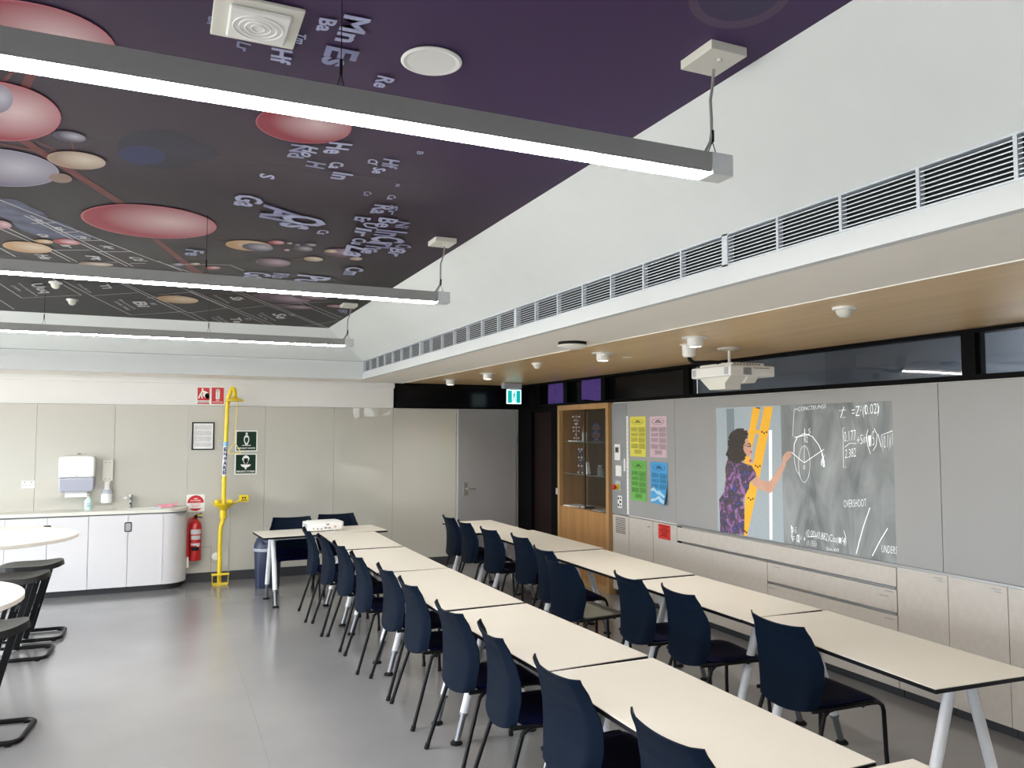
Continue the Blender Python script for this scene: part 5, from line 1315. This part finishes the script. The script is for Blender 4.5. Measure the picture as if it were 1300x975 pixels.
# ================================================================== tables
ZT = .70
def make_table(L_, label, W_=.60):
    t = thing('classroom_table',label,'table',(0,0,0),0,None)
    build('tabletop', MB().box(-W_/2,W_/2,-L_/2,L_/2,ZT-.004,ZT), 'table_laminate', t, bevel=.0008, seg=1)
    build('edge_band', MB().box(-W_/2,W_/2,-L_/2,L_/2,ZT-.022,ZT-.0042), 'table_edge', t, bevel=.001)
    M = MB()
    for y in (-L_/2+.14,L_/2-.14): M.box(-.16,.16,y-.022,y+.022,ZT-.052,ZT-.0225)
    for x in (-.13,.13): M.box(x-.015,x+.015,-L_/2+.16,L_/2-.16,ZT-.050,ZT-.0225)
    build('underframe', M, 'alu_light', t, bevel=.003)
    for y in (-L_/2+.14,L_/2-.14):
        for s in (-1,1):
            top = Vector((s*.055,y,ZT-.05)); ft = Vector((s*(W_/2-.045),y,.0)); d = ft-top
            lg = build('leg', MB().cyl(top, top+d*.75, .024, n=18), 'leg_white', t)
            M = MB(); M.cyl(top+d*.745, top+d*.765, .026, n=18); M.cyl(top+d*.76, top+d*.975, .0175, n=16); build('steel_foot', M, 'foot_steel', lg)
            build('foot_pad', MB().lathe([(.034,0),(.034,.008),(.020,.020),(.001,.022)],c=(ft.x,ft.y,0),n=20), 'black_rubber', lg)
    return t
tabs = [(1.53,8.43,90+5.0,1.28,.55,'white-topped front desk holding the small white projector, set across the row'),
 (1.75,7.60,-1,1.14,.56,'white table directly in front of the projector desk, left row'),
 (1.745,6.38,0,1.18,.555,'white table in the left row, second from the projector desk'),
 (1.76,5.10,1.0,1.32,.555,'middle white table of the left row, third from the projector desk'),
 (1.795,3.775,2.5,1.24,.56,'white table in the left row, fourth from the projector desk'),
 (1.82,2.500,0,1.25,.56,'white table of the left row, last but one toward the camera'),
 (1.905,1.230,-2,1.25,.60,'nearest white table, only its far corner in view at the bottom edge'),
 (3.255,8.13,0,1.05,.60,'farthest white table of the right row, beside the grey door'),
 (3.325,6.89,1,1.42,.60,'white table of the right row in front of the display cabinet'),
 (3.30,5.465,0,1.32,.60,'middle white table of the right row, beside the red notice'),
 (3.28,4.155,0,1.19,.60,'white table of the right row in front of the drawers'),
 (3.245,2.905,-3.5,1.27,.60,'nearest white table of the right row, its near end and legs in full view')]
for x,y,r,L_,W_,lab in tabs:
    t = make_table(L_, lab, W_); t.location = (x,y,0); t.rotation_euler.z = math.radians(r)
    t['group'] = 'white classroom tables'

# projector on the front desk
t = thing('desk_projector','white portable projector on the front desk','projector',(1.56,8.47,ZT),math.radians(5))
build('body', MB().prism([(-.19,-.13),(.17,-.13),(.195,-.10),(.195,.10),(.17,.13),(-.17,.13),(-.19,.11)],.008,.095,'XY'), 'plastic_white', t, bevel=.012, seg=3)
build('top_cover', MB().prism([(-.16,-.10),(.14,-.10),(.16,.09),(-.15,.10)],.093,.103,'XY'), 'plastic_white', t, bevel=.004)
M = MB()
for x,z,w_,h_ in ((-.10,.025,.02,.015),(-.06,.025,.02,.012),(-.02,.03,.03,.018),(.02,.028,.025,.018),(.0,.065,.03,.018),(-.14,.03,.015,.015)): M.box(x,x+w_,-.1318,-.1295,z,z+h_)
build('ports', M, 'ink_grey', t)
M = MB(); 
for k in range(7): M.box(-.1925,-.189,-.10+k*.026,-.09+k*.026,.03,.08)
build('side_grille', M, 'ink_grey', t)
build('lens_ring', MB().lathe([(.034,.13),(.034,.145),(.024,.145),(.022,.135),(.001,.133)],c=(-.08,0,.055),axis='Y',n=24), 'ink_grey', t)
M = MB(); [M.lathe([(.012,0),(.012,.009),(.001,.009)],c=(x,y,0),n=12) for x in (-.14,.14) for y in (-.09,.09)]; build('feet', M, 'black_rubber', t)
M = MB(); M.tube([(.06,-.13,.05),(.07,-.17,.045),(.075,-.18,.02),(.05,-.19,.006),(.0,-.20,.006),(-.03,-.185,.006)],.004,8); M.tube([(.09,-.13,.045),(.10,-.165,.03),(.12,-.17,.006),(.17,-.16,.006),(.20,-.15,.006)],.004,8); M.box(.055,.075,-.145,-.13,.04,.06)
build('white_cables', M, 'plastic_white', t)
build('rust_plug', MB().box(.085,.10,-.15,-.13,.04,.055), 'figure_rust', t, bevel=.002)

# ================================================================== chairs
def make_chair(seat='navy_seat'):
    t = thing('stacking_chair','navy plastic chair','chair')
    def back(u, v):
        s = u*2-1; z = .425+v*.385
        ks = [(0,.195,-.232),(.12,.212,-.222),(.35,.236,-.213),(.55,.243,-.214),(.68,.238,-.224),(.85,.214,-.246),(1,.196,-.276)]
        for (a,w0,x0),(b,w1,x1) in zip(ks,ks[1:]):
            if v <= b+1e-9:
                f = (v-a)/(b-a); f = f*f*(3-2*f)*.5+f*.5; w_ = w0+(w1-w0)*f; x = x0+(x1-x0)*f; break
        z -= (1-v)**6*.03*(1-s*s)
        z += v**8*(.012*s*s)
        crease = max(0,abs(s)-.80)
        return (x+.024*s*s+crease*.19*(1-.55*v), -s*w_, z)
    build('backrest', MB().shell(back,28,26,.007), 'navy_shell', t)
    def pan(u, v):
        s = u*2-1; x = -.190+.415*v
        z = .448-.010*(1-s*s)*math.sin(PI*v)-.02*max(0,v-.85)/.15*max(0,v-.85)/.15
        if v < .12: z += (.12-v)*.25
        return (x, s*(.190+.015*min(1,v/.25)-.01*v), z-.010*abs(s)**6)
    build('seat', MB().shell(pan,18,18,.010), seat, t)
    M = MB()
    for s in (-1,1):
        y = s*.215
        M.tube([(-.20,y*.93,.425),(-.10,y*.97,.428),(.15,y,.432)],.0105,10)
    M.tube([(-.12,-.205,.418),(-.12,.205,.418)],.009,10); M.tube([(.10,-.21,.420),(.10,.21,.420)],.009,10)
    build('seat_frame', M, 'black_tube', t)
    for s in (-1,1):
        y = s*.215
        M = MB(); M.tube([(.15,y,.432),(.185,y,.430),(.212,y,.415),(.222,y,.385),(.224,y*1.03,.20),(.232,y*1.06,.012)],.0108,10)
        l = build('leg', M, 'black_tube', t); build('foot_cap', MB().cyl((.232,y*1.06,0),(.232,y*1.06,.03),.0135,n=12), 'black_rubber', l)
        M = MB(); M.tube([(-.08,y*.95,.425),(-.115,y*.97,.422),(-.145,y*.99,.400),(-.165,y*1.01,.34),(-.225,y*1.10,.15),(-.268,y*1.16,.012)],.0108,10)
        l = build('leg', M, 'black_tube', t); build('foot_cap', MB().cyl((-.272,y*1.165,0),(-.263,y*1.155,.03),.0135,n=12), 'black_rubber', l)
    return t
ch0 = make_chair(); first = [True]
def put_chair(x, y, r, label, group, src=None):
    if first[0] and src is None: t = ch0; first[0] = False
    else: t = copy_tree(ch0) if src is None else src
    t.location = (x,y,0); t.rotation_euler.z = math.radians(r); tag(t, label, 'chair', group); return t
LG = 'navy chairs along the left table row'; RG = 'navy chairs along the right table row'
ordn = ['farthest chair of the left row, next to the projector desk','second chair from the far end of the left row','third chair from the far end of the left row','fourth chair from the far end of the left row','fifth chair from the far end of the left row',
 'fifth chair from the camera end of the left row','fourth chair from the camera end of the left row','third chair from the camera end of the left row','second chair from the camera end of the left row','nearest chair of the left row, only its backrest top in view']
LC = [(1.50,7.66,-2),(1.54,7.11,-1),(1.585,6.59,0),(1.59,5.95,-2),(1.645,5.33,-1),(1.645,4.77,-1),(1.64,4.00,1),(1.665,3.45,-7),(1.675,2.82,0),(1.70,2.115,0)]
for (x,y,r),l in zip(LC, ordn): put_chair(x,y,r,'navy plastic chair, '+l,LG)
RL = ['farthest chair of the right row, near the far wall','second chair from the far end of the right row','third chair from the far end of the right row','fourth chair from the far end of the right row','chair half hidden behind the one with sheen painted on its seat, right row',
 None,'third chair from the camera in the right row','second chair from the camera in the right row','nearest chair of the right row, seat and front leg in full view']
RC = [(3.10,8.17,-2),(3.09,7.66,-2),(3.10,7.03,0),(3.16,6.43,-3),(3.02,5.66,-4),(2.86,5.10,3),(3.00,4.37,-6),(3.03,3.87,-7),(3.045,3.08,-3)]
for (x,y,r),l in zip(RC, RL):
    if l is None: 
        c = put_chair(x,y,r,'navy chair, its seat coloured olive grey as painted sheen, pulled out from the right row',RG)
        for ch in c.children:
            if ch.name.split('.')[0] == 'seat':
                ch.data = ch.data.copy(); ch.data.materials[0] = MATS['navy_seat_sheen']; ch['label'] = 'navy seat with its sheen painted olive grey'  # this seat gets the painted sheen colour instead of navy
    else: put_chair(x,y,r,'navy plastic chair, '+l,RG)
put_chair(1.285,8.56,-90,'black chair behind the front desk, left of the projector','black chairs behind the front desk')
put_chair(1.80,8.70,-88,'black chair behind the front desk, right of the projector','black chairs behind the front desk')

# ================================================================== round high tables and stools
def round_table(x, y, label):
    t = thing('round_table',label,'table',(x,y,0),0,'round high tables')
    build('tabletop', MB().lathe([(.672,.868),(.68,.872),(.68,.896),(.676,.90),(.001,.90)],n=72), 'table_laminate', t)
    build('pedestal', MB().cyl((0,0,.02),(0,0,.868),.045,n=24), 'leg_white', t)
    build('base_disc', MB().lathe([(.30,0),(.30,.008),(.06,.022),(.001,.022)],n=48), 'leg_white', t)
    build('mounting_plate', MB().lathe([(.14,.856),(.14,.868),(.001,.868)],n=32), 'satin_steel', t)
round_table(-1.315,7.50,'round white high table farther away, in front of the white counter')
round_table(-1.33,4.82,'round white high table nearer the camera, cut by the left edge')
def make_stool():
    t = thing('sled_stool','black stool','stool')
    # base loop
    def loop(x0,x1,y0,y1,r,z):
        P = []
        for cx,cy,a0 in ((x1-r,y1-r,0),(x0+r,y1-r,PI/2),(x0+r,y0+r,PI),(x1-r,y0+r,1.5*PI)):
            P += [(cx+r*math.cos(a0+PI/2*q/5),cy+r*math.sin(a0+PI/2*q/5),z) for q in range(6)]
        return P
    build('base_loop', MB().tube(loop(-.25,.25,-.19,.19,.06,.018),.015,10,closed=True), 'black_tube', t)
    def seat(u,v):
        s = u*2-1; q = v*2-1
        z = .600+.040*max(0,q-.35)**1.3-.012*(1-s*s)*(1-q*q)-.012*max(0,-q-.6)
        return (q*.235, -s*.185*math.sqrt(max(.02,1-abs(q)**5)), z)
    build('seat', MB().shell(seat,16,20,.042), 'stool_black', t, bevel=.008)
    def lip(u,v):
        s = u*2-1
        return (.205+.05*v-.03*s*s, -s*.185, .618+.05*v-.01*s*s)
    for s in (-1,1):
        y = s*.135
        M = MB(); top = Vector((.13,y,.585)); bot = Vector((-.01,y*1.28,.03)); 
        d = (bot-top); ang = math.atan2(d.x,d.z)
        M.obox((top+bot)/2,(.040,.018,d.length),Matrix.Rotation(ang,3,'Y')); build('leg', M, 'black_tube', t, bevel=.003)
        M = MB(); top = Vector((-.03,y,.585)); bot = Vector((-.17,y*1.28,.03)); d = bot-top; ang = math.atan2(d.x,d.z)
        M.obox((top+bot)/2,(.032,.018,d.length),Matrix.Rotation(ang,3,'Y')); build('leg', M, 'black_tube', t, bevel=.003)
    M = MB(); M.cyl((-.11,-.165,.25),(-.11,.165,.25),.011,n=10); M.cyl((.045,-.165,.25),(.045,.165,.25),.011,n=10); M.cyl((-.11,-.160,.25),(.045,-.160,.25),.009,n=10); M.cyl((-.11,.160,.25),(.045,.160,.25),.009,n=10)
    build('footrest', M, 'black_tube', t)
    M = MB(); M.box(-.14,.16,-.145,.145,.572,.588); build('seat_bracket', M, 'black_tube', t, bevel=.003)
    M = MB(); [M.lathe([(.018,0),(.018,.012),(.001,.014)],c=(x,y,0),n=12) for x in (-.2,.2) for y in (-.19,.19)]; build('glides', M, 'black_rubber', t)
    return t
st = make_stool()
SL = [(-1.00,7.82,0,'black sled-base stool farthest away, under the farther round table'),(-1.03,7.22,-3,'black sled-base stool between the other two, nearer side of the farther round table'),(-.93,5.42,-6,'nearest black sled-base stool, cut by the left edge of the photo')]
for i,(x,y,r,l) in enumerate(SL):
    s = st if i == 0 else copy_tree(st)
    s.location = (x,y,0); s.rotation_euler.z = math.radians(r); tag(s, l, 'stool', 'black stools at the round tables')

# ================================================================== light
w = bpy.data.worlds.new('World'); bpy.context.scene.world = w; w.use_nodes = True
N = w.node_tree.nodes; L = w.node_tree.links; bg = N['Background']
tc = N.new('ShaderNodeTexCoord'); sp = N.new('ShaderNodeSeparateXYZ'); L.new(tc.outputs['Generated'], sp.inputs[0])
cr = N.new('ShaderNodeValToRGB'); e = cr.color_ramp.elements; e[0].position = .46; e[0].color = (.60,.59,.55,1); e[1].position = .53; e[1].color = (.86,.93,1.0,1)
mp = N.new('ShaderNodeMath'); mp.operation = 'MULTIPLY_ADD'; mp.inputs[1].default_value = .5; mp.inputs[2].default_value = .5
L.new(sp.outputs['Z'], mp.inputs[0]); L.new(mp.outputs[0], cr.inputs['Fac']); L.new(cr.outputs['Color'], bg.inputs['Color']); bg.inputs['Strength'].default_value = 5.5
def portal(loc, rot, sx, sy):
    l = bpy.data.lights.new('window_portal','AREA'); l.shape = 'RECTANGLE'; l.size = sx; l.size_y = sy; l.cycles.is_portal = True
    o = bpy.data.objects.new('window_portal', l); C.objects.link(o); o.location = loc; o.rotation_euler = rot
for y0,y1 in ((YN+.25,0),(.25,3.0),(3.25,6.0),(6.25,9.2)): portal((XL-.01,(y0+y1)/2,1.35),(0,-PI/2,0),2.0,y1-y0)

# ================================================================== camera
cam = bpy.data.cameras.new('camera'); co = bpy.data.objects.new('camera', cam); C.objects.link(co)
yaw, pit, rol, F_ = 0.41661626, 0.05992225, 0.00101494, 994.9586
f = Vector((math.sin(yaw)*math.cos(pit), math.cos(yaw)*math.cos(pit), math.sin(pit)))
r = Vector((math.cos(yaw), -math.sin(yaw), 0)); u = r.cross(f)
r2 = r*math.cos(rol)+u*math.sin(rol); u2 = -r*math.sin(rol)+u*math.cos(rol)
co.matrix_world = Matrix(((r2.x,u2.x,-f.x,0),(r2.y,u2.y,-f.y,0),(r2.z,u2.z,-f.z,1.75),(0,0,0,1)))
cam.sensor_width = 36; cam.lens = F_*36/1300; cam.clip_start = .05
bpy.context.scene.camera = co
sc = bpy.context.scene
sc.view_settings.view_transform = 'Standard'; sc.view_settings.look = 'None'; sc.view_settings.gamma = 1; sc.view_settings.exposure = 1.1
sc.view_settings.use_curve_mapping = False
sc.cycles.max_bounces = 10; sc.cycles.diffuse_bounces = 6; sc.cycles.transparent_max_bounces = 8
